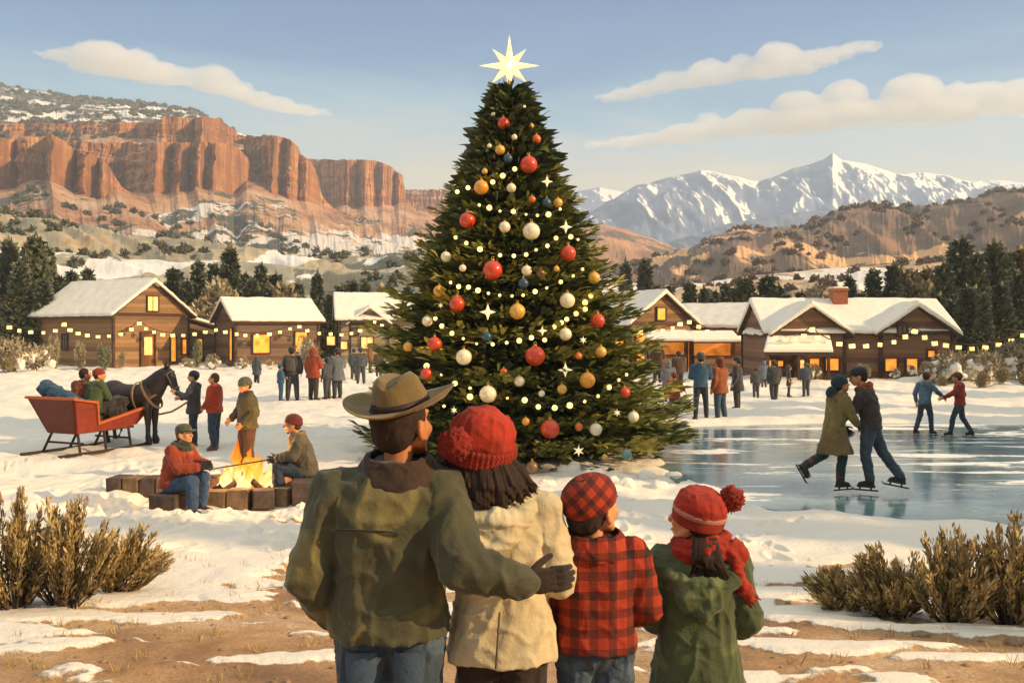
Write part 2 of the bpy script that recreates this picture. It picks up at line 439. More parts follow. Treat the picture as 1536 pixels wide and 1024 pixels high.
SUN_DIR = Vector((.90, -.30, .40)).normalized()      # towards the sun
el = math.asin(SUN_DIR.z); az = math.atan2(SUN_DIR.x, SUN_DIR.y)
sun = bpy.data.lights.new('sun', 'SUN'); sun.energy = 4.4; sun.angle = math.radians(.8); sun.color = (1.0, .69, .36)
so = bpy.data.objects.new('sun', sun); COL.objects.link(so); so.rotation_euler = (-SUN_DIR).to_track_quat('-Z', 'Y').to_euler(); so.location = (20, -10, 20)

w = bpy.data.worlds.new('World'); S.world = w; w.use_nodes = True; wt = w.node_tree; wt.nodes.clear()
def wn(t, **k):
    q = wt.nodes.new('ShaderNode'+t)
    for a, b in k.items(): setattr(q, a, b)
    return q
wo = wn('OutputWorld'); bg = wn('Background'); wt.links.new(bg.outputs[0], wo.inputs[0])
sky = wn('TexSky', sky_type='NISHITA', sun_disc=False, sun_elevation=el, sun_rotation=az, air_density=1.2, dust_density=2.0, ozone_density=1.5)
tc = wn('TexCoord'); sp = wn('SeparateXYZ'); wt.links.new(tc.outputs['Generated'], sp.inputs[0])
mp = wn('Mapping'); mp.inputs['Scale'].default_value = (2.2, 2.2, 15); wt.links.new(tc.outputs['Generated'], mp.inputs[0])
nz = wn('TexNoise'); nz.inputs['Scale'].default_value = 1.3; nz.inputs['Detail'].default_value = 7; nz.inputs['Roughness'].default_value = .62; nz.inputs['Distortion'].default_value = .5
wt.links.new(mp.outputs[0], nz.inputs['Vector'])
ma = wn('Math', operation='MULTIPLY_ADD'); ma.inputs[1].default_value = .13; wt.links.new(nz.outputs[0], ma.inputs[0]); wt.links.new(sp.outputs[2], ma.inputs[2])
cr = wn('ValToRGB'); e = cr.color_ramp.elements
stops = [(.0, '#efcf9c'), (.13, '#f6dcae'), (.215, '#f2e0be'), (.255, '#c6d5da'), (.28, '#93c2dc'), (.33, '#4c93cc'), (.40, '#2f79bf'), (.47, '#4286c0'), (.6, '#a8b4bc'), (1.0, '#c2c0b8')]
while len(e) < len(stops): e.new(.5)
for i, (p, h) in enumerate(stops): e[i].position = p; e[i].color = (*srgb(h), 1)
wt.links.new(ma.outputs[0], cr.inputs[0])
sm = wn('VectorMath', operation='SCALE'); sm.inputs['Scale'].default_value = .06; wt.links.new(sky.outputs[0], sm.inputs[0])
mx = wn('Mix', data_type='RGBA'); mx.inputs[0].default_value = .86; wt.links.new(sm.outputs[0], mx.inputs[6]); wt.links.new(cr.outputs[0], mx.inputs[7])
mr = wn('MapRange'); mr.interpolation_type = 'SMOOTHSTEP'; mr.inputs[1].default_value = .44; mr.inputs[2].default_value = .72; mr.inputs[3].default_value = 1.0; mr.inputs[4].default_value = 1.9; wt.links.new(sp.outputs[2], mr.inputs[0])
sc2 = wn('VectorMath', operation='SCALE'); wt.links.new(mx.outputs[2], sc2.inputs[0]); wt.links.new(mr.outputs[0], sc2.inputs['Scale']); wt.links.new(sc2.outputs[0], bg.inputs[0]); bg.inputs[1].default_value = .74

# ------------------------------------------------------------------ haze
n = N('haze_air'); n.t.nodes.remove(n.b)
pv = n.t.nodes.new('ShaderNodeVolumePrincipled'); pv.inputs['Color'].default_value = (.74, .87, 1.0, 1); pv.inputs['Density'].default_value = .00034; pv.inputs['Anisotropy'].default_value = .1
n.t.links.new(pv.outputs[0], n.out.inputs['Volume']); n.m.cycles.homogeneous_volume = True if hasattr(n.m, 'cycles') and hasattr(n.m.cycles, 'homogeneous_volume') else None
hz = MB().box((0, 1650, 240), (6600, 3700, 490)).build('haze', n.m); tag(hz, 'pale thin air softening the far cliffs and mountains', 'haze', kind='stuff')

# ------------------------------------------------------------------ ground
PCX, PCY, PRX, PRY = 10.0, 16.8, 6.9, 6.0
def pond_d(x, y):
    x = np.asarray(x, float); y = np.asarray(y, float)
    q = (np.abs((x-PCX)/PRX)**3.2 + np.abs((y-PCY)/PRY)**3.2)**(1/3.2)
    return q + .05*fbm(x*.5, y*.7, 3.3, 3)
def gz(x, y):
    x = np.asarray(x, float); y = np.asarray(y, float)
    b = .34*(1-sstep(4.6, 8.6, y))
    far = 1-sstep(60, 140, y)
    u = .10*fbm(x/3.4, y/1.9, 1.1, 3) + .062*fbm(x/.9, y/.6, 7.7, 3)*sstep(2, 7, y)
    u = u*far*(.6+1.5*sstep(8, 13, y) + .9*sstep(26, 40, y))
    bank = .35*np.exp(-((y-44)/4.5)**2)*(1-sstep(-2, 4, x))*(.6+.5*fbm(x/3, 2.2, 1)) + .30*np.exp(-((y-39)/3)**2)*sstep(3, 8, x)*(.5+.5*fbm(x/2.5, 4.1, 1))
    u = u + bank*.6
    d = pond_d(x, y); k = sstep(1.0, 1.12, d)
    z = (b+u+.06)*k + (-.10)*(1-k)
    roll = 3.5*sstep(90, 260, y)*(.5+.5*fbm(x/90, y/120, 5, 3))
    return z*(1-sstep(120, 200, y)) + roll
def gzf(x, y): return float(gz(x, y))
rows = np.concatenate([np.linspace(-30, 2, 12), np.arange(2.15, 4.5, .12), np.arange(4.5, 15, .035), 15*1.0078**np.arange(0, 190), 66*1.045**np.arange(0, 96)])
us = np.sinh(np.linspace(-1, 1, 721)*2.1)/np.sinh(2.1)
us = us*.5+np.linspace(-1, 1, 721)*.5
us = np.concatenate([[-9, -5, -3, -2, -1.5], us*1.0, [1.5, 2, 3, 5, 9]])
YY, UU = np.meshgrid(rows, us, indexing='ij'); WW = 2.2+np.maximum(YY, 0)*.62; XX = UU*WW
ZZ = gz(XX, YY)
yb = np.interp(XX[0:1]*0+XX, [-6, -3.8, -3.0, -1.6, -.5, 1, 2.4, 3.5, 6], [5.6, 5.9, 6.5, 7.5, 7.7, 7.5, 6.9, 6.5, 6.2])
sn = .5+.17*(YY-yb)/1.0+1.35*fbm(XX*.75, YY*2.2, 2.2, 5)
fx, fy = -3.75, 12.6
sn = sn-.9*np.exp(-(((XX-fx-.4)/1.5)**2+((YY-fy+1.5)/.6)**2))*.7
sn = np.clip(sn, 0, 1)
ZZ = ZZ + .035*sstep(.45, .6, sn)*(YY > 3)*(YY < 14)
# footprints and the grooves of sleigh runners pressed into the snow
fr_ = np.random.default_rng(31); trails = [((-1.5, 7.6), (-3.2, 11.2)), ((-.6, 7.4), (-3.0, 11.4)), ((.8, 7.8), (3.6, 11.3)), ((-4.6, 11.2), (-7.0, 16.6)), ((-2.9, 13.4), (-5.6, 17.8)), ((-2.6, 12.6), (-2.4, 17.5)), ((1.0, 7.6), (1.6, 12.8)), ((-6.2, 8.6), (-4.9, 12.2)), ((-2.2, 9.6), (.6, 12.6)), ((2.6, 9.2), (1.2, 13.6)), ((-5.0, 9.6), (-1.6, 9.9)), ((-7.2, 12.6), (-4.6, 14.6)), ((3.0, 8.4), (6.2, 10.0)), ((-8.0, 15.0), (-5.4, 15.6))]
dep = np.zeros_like(ZZ)
def press(x, y, ax, ay, th, dz):
    i0, i1 = np.searchsorted(rows, [y-.4, y+.4])
    if i1 <= i0: return
    sx = XX[i0:i1]-x; sy = YY[i0:i1]-y; u_ = sx*math.cos(th)+sy*math.sin(th); v_ = -sx*math.sin(th)+sy*math.cos(th); q = (u_/ax)**2+(v_/ay)**2
    dep[i0:i1] += -dz*np.exp(-q**1.6)+dz*.35*np.exp(-((np.sqrt(q)-1.45)/.32)**2)
for (x0_, y0_), (x1_, y1_) in trails:
    L_ = math.hypot(x1_-x0_, y1_-y0_); n_ = int(L_/.36); th = math.atan2(y1_-y0_, x1_-x0_); wob = fr_.uniform(-.5, .5)
    for k in range(n_):
        t = k/n_; s_ = (-1)**k*.10+.25*math.sin(t*5+wob*6)*.6; press(x0_+(x1_-x0_)*t-math.sin(th)*s_, y0_+(y1_-y0_)*t+math.cos(th)*s_, .16, .07, th+fr_.uniform(-.2, .2), .050)
for k in range(260):
    a = fr_.uniform(0, 6.28); q = fr_.uniform(1.05, 2.4); press(-3.65+math.cos(a)*q*1.1, 12.6+math.sin(a)*q, .15, .075, fr_.uniform(0, 3.1), .045)
for sx_ in (-.47, .47):
    for k in range(26): press(-8.3+sx_*.93-.42*k*.28, 16.9-sx_*.37-.93*k*.28, .20, .05, 1.15, .05)
ZZ = ZZ+dep*(pond_d(XX, YY) > 1.06)
V = np.stack([XX, YY, ZZ], -1).reshape(-1, 3)
me = npmesh('ground', V, gridfaces(*XX.shape), True, [m_ground()], {'snow': sn.ravel()})
tag(link('ground', me), kind='structure')
ice = MB(); pts = []
for i in range(96):
    a = 2*PI*i/96; ca, sa = math.cos(a), math.sin(a); r = (abs(ca)**3.2+abs(sa)**3.2)**(-1/3.2)*1.09
    pts.append((PCX+PRX*r*ca, PCY+PRY*r*sa))
ice.prism(pts, (0, 0, -.03), (0, 0, 0), (1, 0, 0), (0, 1, 0)); ic = ice.build('ice', m_ice()); tag(ic, 'frozen pond of blue grey ice streaked with snow', kind='structure')

# ------------------------------------------------------------------ far terrain
def ctrl(c, xs, k): return np.interp(xs, [q[0] for q in c], [q[k] for q in c])
def zof(py, D): return HC-(py-PY0)/FOC*D
ROCK = m_rock()
def mesa(name, c, D0, D1, Df, yfoot, amp, back, seed, fr=1.0, step=1.0, mat=None, topj=1.2, ledge=0.0, label=None, Dc=None):
    xs = np.arange(c[0][0], c[-1][0]+.1, step); n = len(xs)
    yt = ctrl(c, xs, 1); yb = ctrl(c, xs, 2); D = D0+(D1-D0)*(xs-xs[0])/(xs[-1]-xs[0])
    s = xs*D/FOC; yt = yt+topj*fbm(s/7*fr, seed, 0, 3)+topj*.5*np.round(2*pnoise(s/9*fr, seed+3))
    yb = yb+3.5*fbm(s/16, seed+9, 0, 3)
    if Dc: D = np.interp(xs, [q[0] for q in Dc], [q[1] for q in Dc])+2.5*fbm(s/9, seed+77, 0, 3)
    blk = lambda q, sd: sstep(-.07, .07, pnoise(q, sd))
    B = .45*blk(s/16*fr, seed+.5)+.30*blk(s/8*fr, seed+4.5)+.10*blk(s/4*fr, seed+8.5)+.25*fbm(s/16*fr, seed+2, 0, 3)
    rows = []; low = []
    for t in np.linspace(0, 1, 30):                     # talus apron
        Dr = Df+(D-Df)*t; y0 = zof(yfoot, Df); zz = y0+(zof(yb, D)-y0)*(t**1.25)
        gul = 1-2*np.abs(fbm(s/17+t*.25, seed+30+t*.7, 0, 5)); a = math.sin(PI*t)**.8
        zz = zz+gul*a*amp*.5; dy = -amp*B*(t**5)
        rows.append(((xs-PX0)/FOC*Dr, Dr+dy, zz)); low.append(1-t*.9+0*s)
    for t in np.linspace(0, 1, 26)[1:]:                 # cliff wall
        zz = zof(yb, D)+(zof(yt, D)-zof(yb, D))*t; h = zz
        led = ledge*(t > .62)+ledge*.5*(t > .3)
        dy = -amp*B*(1-.25*t)+t*amp*.15+led+amp*.26*fbm(s/4.5, h/3.0, seed, 5)+amp*.10*np.abs(fbm(s/1.6, h/5, seed+5, 3))+amp*.42*np.maximum(0, 1-5.5*np.abs(pnoise(s/5.5, h/60, seed+12)))**1.5+amp*.22*np.maximum(0, 1-6*np.abs(pnoise(s/2.3, h/25, seed+21)))+amp*.16*np.round(1.6*pnoise(s/30, h/5.5, seed+31))+amp*.07*np.round(2*pnoise(h/7, s/40, seed))
        rows.append(((xs-PX0)/FOC*D, D+dy, zz)); low.append(.1*(1-t)+0*s)
    zt = zof(yt, D)
    for t in np.linspace(0, 1, 9)[1:]:                  # top, then the far side
        rows.append(((xs-PX0)/FOC*(D+back*t*.9), D+amp*.2+back*t, zt+1.5*fbm(s/14, t*6, seed, 3)*t-.3*t)); low.append(.75+0*s)
    rows.append(((xs-PX0)/FOC*(D+back), D+back*1.25, zt*0-1)); low.append(.5+0*s)
    A = np.array([np.stack(r, -1) for r in rows]); me = npmesh(name, A.reshape(-1, 3), gridfaces(A.shape[0], n), False, [mat or ROCK], {'low': np.array(low).ravel()})
    return tag(link(name, me), label, kind='structure')
mesa('mesa', [(-330,196,262),(-100,203,275),(0,209,285),(40,208,276),(62,207,272),(82,203,275),(100,214,282),(112,224,288),(125,232,292),(136,229,296),(152,240,300),(162,247,298),(171,262,292),(182,279,287),(200,291,294),(260,318,322),(330,346,350),(420,372,375)], 420, 470, 230, 400, 7, 60, 11, 1.0, .7, Dc=[(-330,440),(-160,470),(-120,445),(-30,462),(-8,440),(22,455),(30,448),(60,456),(72,460),(81,434),(112,458),(124,440),(146,462),(152,450),(174,478),(200,492),(420,560)])
mesa('mesa', [(-330,208,240),(60,208,238),(100,208,240),(150,214,255),(190,213,288),(240,212,292),(300,213,285),(330,213,286),(345,214,290),(356,222,290),(370,236,270),(380,262,272),(390,272,276),(430,290,294),(560,350,354)], 520, 575, 300, 398, 8, 40, 23, 1.1, .7, ledge=1.5, Dc=[(-330,540),(150,556),(190,566),(236,524),(256,544),(268,528),(284,548),(300,530),(312,546),(322,534),(378,596),(560,650)])
mesa('mesa', [(-330,186,204),(100,184,204),(190,182,206),(238,183,210),(243,176,214),(296,175,216),(330,176,216),(336,186,216),(344,190,216),(352,194,216),(357,206,218),(366,214,220)], 585, 622, 582, 224, 6, 120, 37, 1.2, .7, ledge=1.0, Dc=[(-330,600),(120,620),(180,606),(205,622),(244,596),(290,618),(304,598),(350,640),(366,650)])
mesa('mesa', [(330,206,270),(362,203,280),(400,203,296),(420,204,300),(434,209,302),(447,220,302),(452,231,303),(464,239,304),(474,256,306),(482,292,305),(500,312,316),(640,366,370)], 600, 660, 420, 392, 9, 200, 51, 1.0, .7, Dc=[(330,655),(362,650),(412,588),(425,606),(436,592),(452,616),(460,606),(486,656),(640,730)])
mesa('mesa', [(430,240,300),(470,239,305),(520,239,310),(560,240,310),(574,243,309),(588,250,308),(593,257,307),(603,261,305),(609,298,306),(640,316,320),(700,350,352)], 760, 800, 520, 380, 8, 200, 67, .8, .7, Dc=[(430,810),(470,805),(522,742),(536,762),(548,742),(566,762),(574,752),(592,782),(598,772),(614,800),(700,850)])
mesa('mesa', [(540,283,296),(600,284,322),(640,284,332),(700,285,334),(760,300,336),(860,345,350)], 1020, 1050, 800, 372, 9, 200, 83, .5, 1.0)
def ridge(name, c, D, Df, yfoot, mat, seed, amp=6, rough=1.0, step=1.4, back=200, pw=.9, n1=26, bumpy=0.0, label=None, attr=None, lenm=60):
    xs = np.arange(c[0][0], c[-1][0]+.1, step); yt = ctrl(c, xs, 1); s = xs*D/FOC
    zt = zof(yt+rough*fbm(s/18, seed, 0, 4), D); zf = zof(yfoot, Df) if Df > 150 else -.6; R = []; H = []
    for t in np.linspace(0, 1, n1):
        Dr = D+(Df-D)*t; a = math.sin(PI*min(1, t*1.0))**.75; q = 1-2*np.abs(fbm(s/lenm-t*1.2, seed+t*1.6, 0, 5))
        z = zf+(zt-zf)*(1-t)**pw+amp*a*q+bumpy*np.abs(fbm(s/3.2, seed+t*40, 0, 3))*3
        R.append(((xs-PX0)/FOC*Dr, Dr+0*s, z)); H.append(q)
    R.insert(0, ((xs-PX0)/FOC*(D+back*.4), D+back*.4+0*s, zt*.9)); R.insert(0, ((xs-PX0)/FOC*D, D+back+0*s, zt*0-2)); H.insert(0, H[0]); H.insert(0, H[0])
    A = np.array([np.stack(r, -1) for r in R]); at = None
    if attr == 'snow':
        Zg = A[..., 2]; Xg = A[..., 0]; dz = np.gradient(Zg, axis=1)/np.maximum(1e-3, np.gradient(Xg, axis=1))
        tt = np.linspace(-.1, 1, A.shape[0])[:, None]
        m = .5-dz*.95-.75*(tt-.30)-.13  # right-facing flanks get more white: sunlight painted in with the snow
        at = {'snow': np.clip(m, 0, 1).ravel()}
    me = npmesh(name, A.reshape(-1, 3), gridfaces(A.shape[0], len(xs)), True, [mat], at)
    return tag(link(name, me), label, kind='structure')
GREY = [(.36, srgb('#5a5b52')), (.5, srgb('#6e6a5c')), (.62, srgb('#8a8069'))]
ridge('hills', [(-420,60),(-300,92),(0,128),(60,137),(120,147),(230,157),(290,168),(310,177),(345,200),(420,240)], 1150, 700, 235,
      m_hill([(.38, srgb('#4f4c45')), (.55, srgb('#6b6156'))], (.02, .02, .05), None, .5, 1, 5, '#efe6dc', .53), 5, 8, 2.2, 1.0, 300, .9, 40, 1.2)
ridge('foothills', [(-420,318),(-250,326),(0,330),(60,336),(150,352),(230,366),(330,378),(430,392),(560,398),(640,402),(760,412),(900,430)], 215, 100, 470,
      m_hill([(.36, srgb('#7d7866')), (.48, srgb('#a3977c')), (.56, srgb('#b8a684')), (.66, srgb('#ad8259'))], (.04, .014, .04), '#6b6a58', .57, 9, 1.0, '#efe6da', .53), 9, 5, 2.5, 1.0, 60, .8, 40, .12, None, None, 30)
ridge('foothills', [(-420,362),(-100,370),(0,372),(120,380),(260,396),(330,392),(430,402),(560,410),(640,398),(760,400),(860,412),(1000,440)], 140, 88, 486,
      m_hill([(.36, srgb('#8a8270')), (.55, srgb('#b3a78c')), (.66, srgb('#a39574'))], (.06, .022, .06), '#6f6d5c', .60, 3, 1.0, '#ece3d8', .50), 13, 2.5, 1.5, 1.0, 40, .8, 30, .08, None, None, 22)
MT = m_mountain()
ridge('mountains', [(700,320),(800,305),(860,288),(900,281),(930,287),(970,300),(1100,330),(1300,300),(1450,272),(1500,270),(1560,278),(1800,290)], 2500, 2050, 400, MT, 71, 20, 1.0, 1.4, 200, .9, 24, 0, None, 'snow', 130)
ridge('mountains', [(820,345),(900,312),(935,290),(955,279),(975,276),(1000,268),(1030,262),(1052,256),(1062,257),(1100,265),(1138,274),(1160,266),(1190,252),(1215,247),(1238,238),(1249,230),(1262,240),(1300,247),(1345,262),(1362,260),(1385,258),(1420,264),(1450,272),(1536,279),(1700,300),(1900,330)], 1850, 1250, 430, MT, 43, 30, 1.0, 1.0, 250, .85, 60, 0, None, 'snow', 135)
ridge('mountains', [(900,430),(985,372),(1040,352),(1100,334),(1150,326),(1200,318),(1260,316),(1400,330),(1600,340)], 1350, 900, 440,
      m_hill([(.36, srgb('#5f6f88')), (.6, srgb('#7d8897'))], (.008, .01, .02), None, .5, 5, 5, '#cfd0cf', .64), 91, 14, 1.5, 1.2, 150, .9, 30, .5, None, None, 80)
ridge('hills', [(700,352),(800,345),(860,342),(900,336),(940,345),(1000,366),(1035,386),(1100,408),(1160,430)], 900, 500, 430,
      m_hill([(.36, srgb('#9b6f50')), (.55, srgb('#c08d64'))], (.018, .008, .018), '#e0bb8e', .6, 2, 3, '#6e5b4c', .6), 21, 6, 2, 1.2, 100, .9, 30, .5, None, None, 60)
ridge('hills', [(900,440),(940,424),(975,409),(1040,385),(1100,359),(1150,346),(1200,340),(1235,330),(1265,320),(1330,315),(1400,318),(1440,311),(1470,300),(1536,290),(1640,276),(1800,260),(1950,250)], 560, 240, 455,
      m_hill([(.38, srgb('#5e4e42')), (.5, srgb('#76604d')), (.62, srgb('#94705a'))], (.024, .009, .024), '#e2b07a', .56, 6, 3, '#8a5d43', .6), 33, 9, 2.4, 1.0, 150, .85, 44, .5, None, None, 50)
ridge('hills', [(880,452),(940,440),(1040,428),(1130,416),(1250,404),(1360,396),(1460,392),(1600,385),(1900,380)], 190, 90, 486,
      m_hill([(.38, srgb('#b9966f')), (.55, srgb('#d2b48c'))], (.045, .016, .05), '#9a755a', .57, 8, 1, '#ece0d0', .52), 57, 2.5, 1.5, 1.0, 50, .85, 24, .06, None, None, 30)

# ------------------------------------------------------------------ clouds (far beyond the haze box)
CM = N('cloud_vapour'); CM.t.nodes.remove(CM.b); _v = CM.t.nodes.new('ShaderNodeVolumePrincipled'); _v.inputs['Color'].default_value = (1, .99, .97, 1); _v.inputs['Density'].default_value = .0065; _v.inputs['Anisotropy'].default_value = 0.0
CM.t.links.new(_v.outputs[0], CM.out.inputs['Volume'])
def cloud(puffs, seed, Yc=6500, thick=.55, flat=None):
    mb = MB(); k = Yc/FOC
    for (px, py, rx, ry) in puffs:
        p = P(px, py, Yc); rr = random.Random(seed*99+px)
        mb.ell(p, (rx*k*1.12, rx*k*thick*1.5, ry*k), seg=24, ring=14); mb.ell(p+Vector((0, rx*k*.5, -ry*k*.5)), (rx*k*1.5, rx*k, ry*k*.42), seg=24, ring=12)
        for j in range(3):
            a = rr.uniform(.1, PI-.1); q = p+Vector((math.cos(a)*rx*k*.7, rr.uniform(-.4, .1)*rx*k, math.sin(a)*ry*k*.65))
            mb.ell(q, (rx*k*.36, rx*k*.36, ry*k*.42), seg=14, ring=9)
    def post(co, no):
        f = fbm(co[:,0]/70, co[:,1]/70, co[:,2]/50+seed, 4)
        co = co+no*(f*22+14*fbm(co[:,0]/28, co[:,1]/28, co[:,2]/24, 3))[:, None]
        return co
    o = rbuild(mb, 'cloud', CM.m, None, 12, 9, post); return tag(o, kind='structure')
cloud([(62,80,14,3),(85,81,20,6),(110,82,24,9),(150,84,40,22),(190,94,40,17),(208,92,26,17),(240,108,34,14),(275,112,24,10),(305,116,26,13),(322,118,30,19),(342,128,22,14),(365,137,18,13),(390,146,22,9),(415,154,26,8),(445,162,24,5),(475,167,22,3)], 1)
cloud([(915,145,24,3),(945,138,26,5),(975,130,26,7),(1005,120,22,12),(1030,118,26,10),(1062,108,30,17),(1085,108,26,13),(1112,96,20,15),(1135,104,24,12),(1168,88,34,24),(1195,95,26,15),(1225,86,26,11),(1255,78,26,7),(1285,70,24,5),(1308,66,16,3)], 2)
cloud([(905,216,28,3),(940,212,26,6),(975,208,30,6),(1020,200,32,10),(1062,184,20,15),(1040,196,40,9),(1095,190,34,12),(1130,180,34,17),(1165,186,34,12),(1198,160,38,23),(1200,180,50,14),(1235,172,34,14),(1268,144,32,24),(1270,170,50,14),(1300,165,34,14),(1370,142,44,31),(1340,165,44,17),(1410,165,50,16),(1440,146,40,19),(1475,140,38,17),(1500,150,44,16),(1540,140,44,22),(1600,150,50,20)], 3)
print('env', time.time()-T0)
# ------------------------------------------------------------------ foliage
def leaf_arrays(P0, D, L, Wd, nrm, kinds=1):
    """tapered leaf blades: base P0, direction D (unit), length L, width Wd, facing nrm -> verts (n*6), quads+tris as quads"""
    n = len(P0); side = np.cross(D, nrm); side /= np.linalg.norm(side, axis=1)[:, None]+1e-9
    up = np.cross(side, D); L = L[:, None]; W = Wd[:, None]
    a = P0-side*W*.22; b = P0+side*W*.22; c = P0+D*L*.55-side*W*.5+up*W*.22; d = P0+D*L*.55+side*W*.5+up*W*.22
    e = P0+D*L-side*W*.06; f = P0+D*L+side*W*.06
    V = np.stack([a, b, c, d, e, f], 1).reshape(-1, 3); i = np.arange(n)[:, None]*6
    F = np.concatenate([i+np.array([[0, 1, 3, 2]]), i+np.array([[2, 3, 5, 4]])], 0)
    return V, F
def unit(a): return a/(np.linalg.norm(a, axis=-1, keepdims=True)+1e-9)
class Leaves:
    def __init__(s): s.V = []; s.F = []; s.T = []; s.n = 0
    def add(s, P0, D, L, W, nrm, tint):
        V, F = leaf_arrays(P0, unit(D), L, W, unit(nrm)); s.V.append(V); s.F.append(F+s.n); s.T.append(np.repeat(tint, 6)); s.n += len(V)
    def mesh(s, name): return npmesh(name, np.concatenate(s.V), np.concatenate(s.F), False, None, {'tint': np.concatenate(s.T)})
def bough(lv, r, p0, az, length, droop, lift, n, blade, tint0, width=.42, tintv=.18, thick=.10, wfac=.3):
    """one spray of twigs along a curved limb"""
    t = r.uniform(.12, 1.0, n)**.8; out = np.array([math.cos(az), math.sin(az), 0]); sd = np.array([-math.sin(az), math.cos(az), 0])
    z = -droop*t*length+lift*length*t**3
    env = np.sin(np.clip(t*1.02, 0, 1)*PI)**.6*.8+.12
    off = r.uniform(-1, 1, n)*env*length*width
    P0 = p0+out[None]*(t*length)[:, None]+sd[None]*off[:, None]; P0[:, 2] += z+r.normal(0, thick*length*.35, n)
    spread = off/(length*width+1e-6)
    D = out[None]*(1-.35*np.abs(spread))[:, None]+sd[None]*(spread*.9+r.normal(0, .22, n))[:, None]
    D[:, 2] += (-droop+3*lift*t*t)*.8+r.normal(.05, .16, n)
    L = blade*r.uniform(.6, 1.25, n)*(1-.25*t); W = L*wfac*r.uniform(.7, 1.3, n)
    nrm = np.zeros((n, 3)); nrm[:, 2] = 1; nrm += r.normal(0, .35, (n, 3))
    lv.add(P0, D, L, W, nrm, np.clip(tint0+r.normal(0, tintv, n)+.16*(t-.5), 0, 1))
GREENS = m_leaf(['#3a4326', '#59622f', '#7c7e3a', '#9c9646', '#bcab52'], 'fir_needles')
FARG = m_leaf(['#525844', '#666a4f', '#7b7b58', '#8f8963'], 'conifer_needles')
SAGEG = m_leaf(['#5b5138', '#7a6c47', '#94845a', '#b09d6d'], 'scrub_leaves')
TAN = m_leaf(['#6f6450', '#8a7d62', '#a59676', '#b9a888'], 'bare_twigs')
def trunk_mb(h, r0, r1=.02, seg=9, bend=.02, seed=0):
    rr = random.Random(seed); mb = MB(); pts = []; rad = []
    for i in range(7):
        t = i/6; pts.append((rr.uniform(-bend, bend)*h*t, rr.uniform(-bend, bend)*h*t, h*t-.05)); rad.append((r0+(r1-r0)*t)*(1.35 if i == 0 else 1))
    mb.tube(pts, rad, seg); return mb
def conifer_meshes(seed, h, rad, nb, blade, nbl, shape=1.0, narrow=False):
    r = np.random.default_rng(seed); lv = Leaves()
    for i in range(nb):
        t = (i+.5)/nb; z = h*(.07+.90*t); rr = rad*((1-t)**shape*.95+.05)*(r.uniform(.7, 1.15))
        if narrow: rr = rad*min(1.0, (1-t)*1.6+.12, .55+t*2)*r.uniform(.65, 1.15)
        az = i*2.399+r.uniform(-.4, .4)
        lf = .55 if narrow else .28
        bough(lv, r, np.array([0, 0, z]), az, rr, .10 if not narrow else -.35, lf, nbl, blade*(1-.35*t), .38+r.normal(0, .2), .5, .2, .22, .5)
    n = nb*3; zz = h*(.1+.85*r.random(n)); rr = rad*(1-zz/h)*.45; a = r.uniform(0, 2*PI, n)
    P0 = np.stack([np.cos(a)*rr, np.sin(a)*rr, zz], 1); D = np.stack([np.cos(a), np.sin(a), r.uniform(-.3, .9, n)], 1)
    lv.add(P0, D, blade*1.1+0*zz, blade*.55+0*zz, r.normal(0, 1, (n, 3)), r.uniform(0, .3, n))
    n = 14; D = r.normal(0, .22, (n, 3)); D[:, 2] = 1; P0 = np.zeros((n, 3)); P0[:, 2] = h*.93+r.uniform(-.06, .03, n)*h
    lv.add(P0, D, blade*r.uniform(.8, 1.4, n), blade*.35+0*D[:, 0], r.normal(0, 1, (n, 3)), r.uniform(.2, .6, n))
    return lv.mesh('crown'), trunk_mb(h*.92, h*.022, .02, 8, .01, seed).mesh('trunk', True, True)
def bush_mesh(seed, rx, rz, n, blade, tint=.5, lobes=9, wf=.5):
    r = np.random.default_rng(seed); lv = Leaves()
    for k in range(lobes):
        a = r.uniform(0, 2*PI); q = r.uniform(0, .62); c = np.array([math.cos(a)*rx*q, math.sin(a)*rx*q, rz*r.uniform(.35, .72)])
        m = n//lobes; d = unit(r.normal(0, 1, (m, 3))); rad = np.array([rx*.48, rx*.48, rz*.42])*r.uniform(.7, 1.1)
        P0 = c+d*rad*(r.uniform(.3, 1, (m, 1))**.4); P0[:, 2] = np.maximum(P0[:, 2], .03)
        D = d+r.normal(0, .5, (m, 3)); D[:, 2] += .35
        lv.add(P0, D, blade*r.uniform(.6, 1.3, m), blade*wf*r.uniform(.7, 1.2, m), r.normal(0, 1, (m, 3)), np.clip(tint+r.normal(0, .18, m)+r.normal(0, .1), 0, 1))
    return lv.mesh('foliage')
PROTO = {}
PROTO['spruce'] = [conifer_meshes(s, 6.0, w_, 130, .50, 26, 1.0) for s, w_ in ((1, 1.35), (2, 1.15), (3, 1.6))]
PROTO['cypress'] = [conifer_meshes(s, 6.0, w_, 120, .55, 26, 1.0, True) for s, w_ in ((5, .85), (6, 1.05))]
PROTO['round'] = [(bush_mesh(s, 1.0, 3.0, 2600, .30, .5, 12), trunk_mb(1.6, .09, .04, 7, .02, s).mesh('trunk', True, True)) for s in (8, 9)]
first = {}
def tree(kind, var, loc, h, wide, rz, mat, label, cat, group, name):
    cr, tr = PROTO[kind][var]; base = 6.0 if kind != 'round' else 3.0
    o = empty(name, loc, rz, 1, label, cat, group); o.scale = (h/base*wide, h/base*wide, h/base)
    key = (kind, var, mat.name)
    if key not in first: q = cr if not any(k[:2] == (kind, var) for k in first) else cr.copy(); q.materials.clear(); q.materials.append(mat); first[key] = q
    a = link('crown', first[key], None, o); b = link('trunk', tr, None, o)
    if not tr.materials: tr.materials.append(M['bark'])
    return o
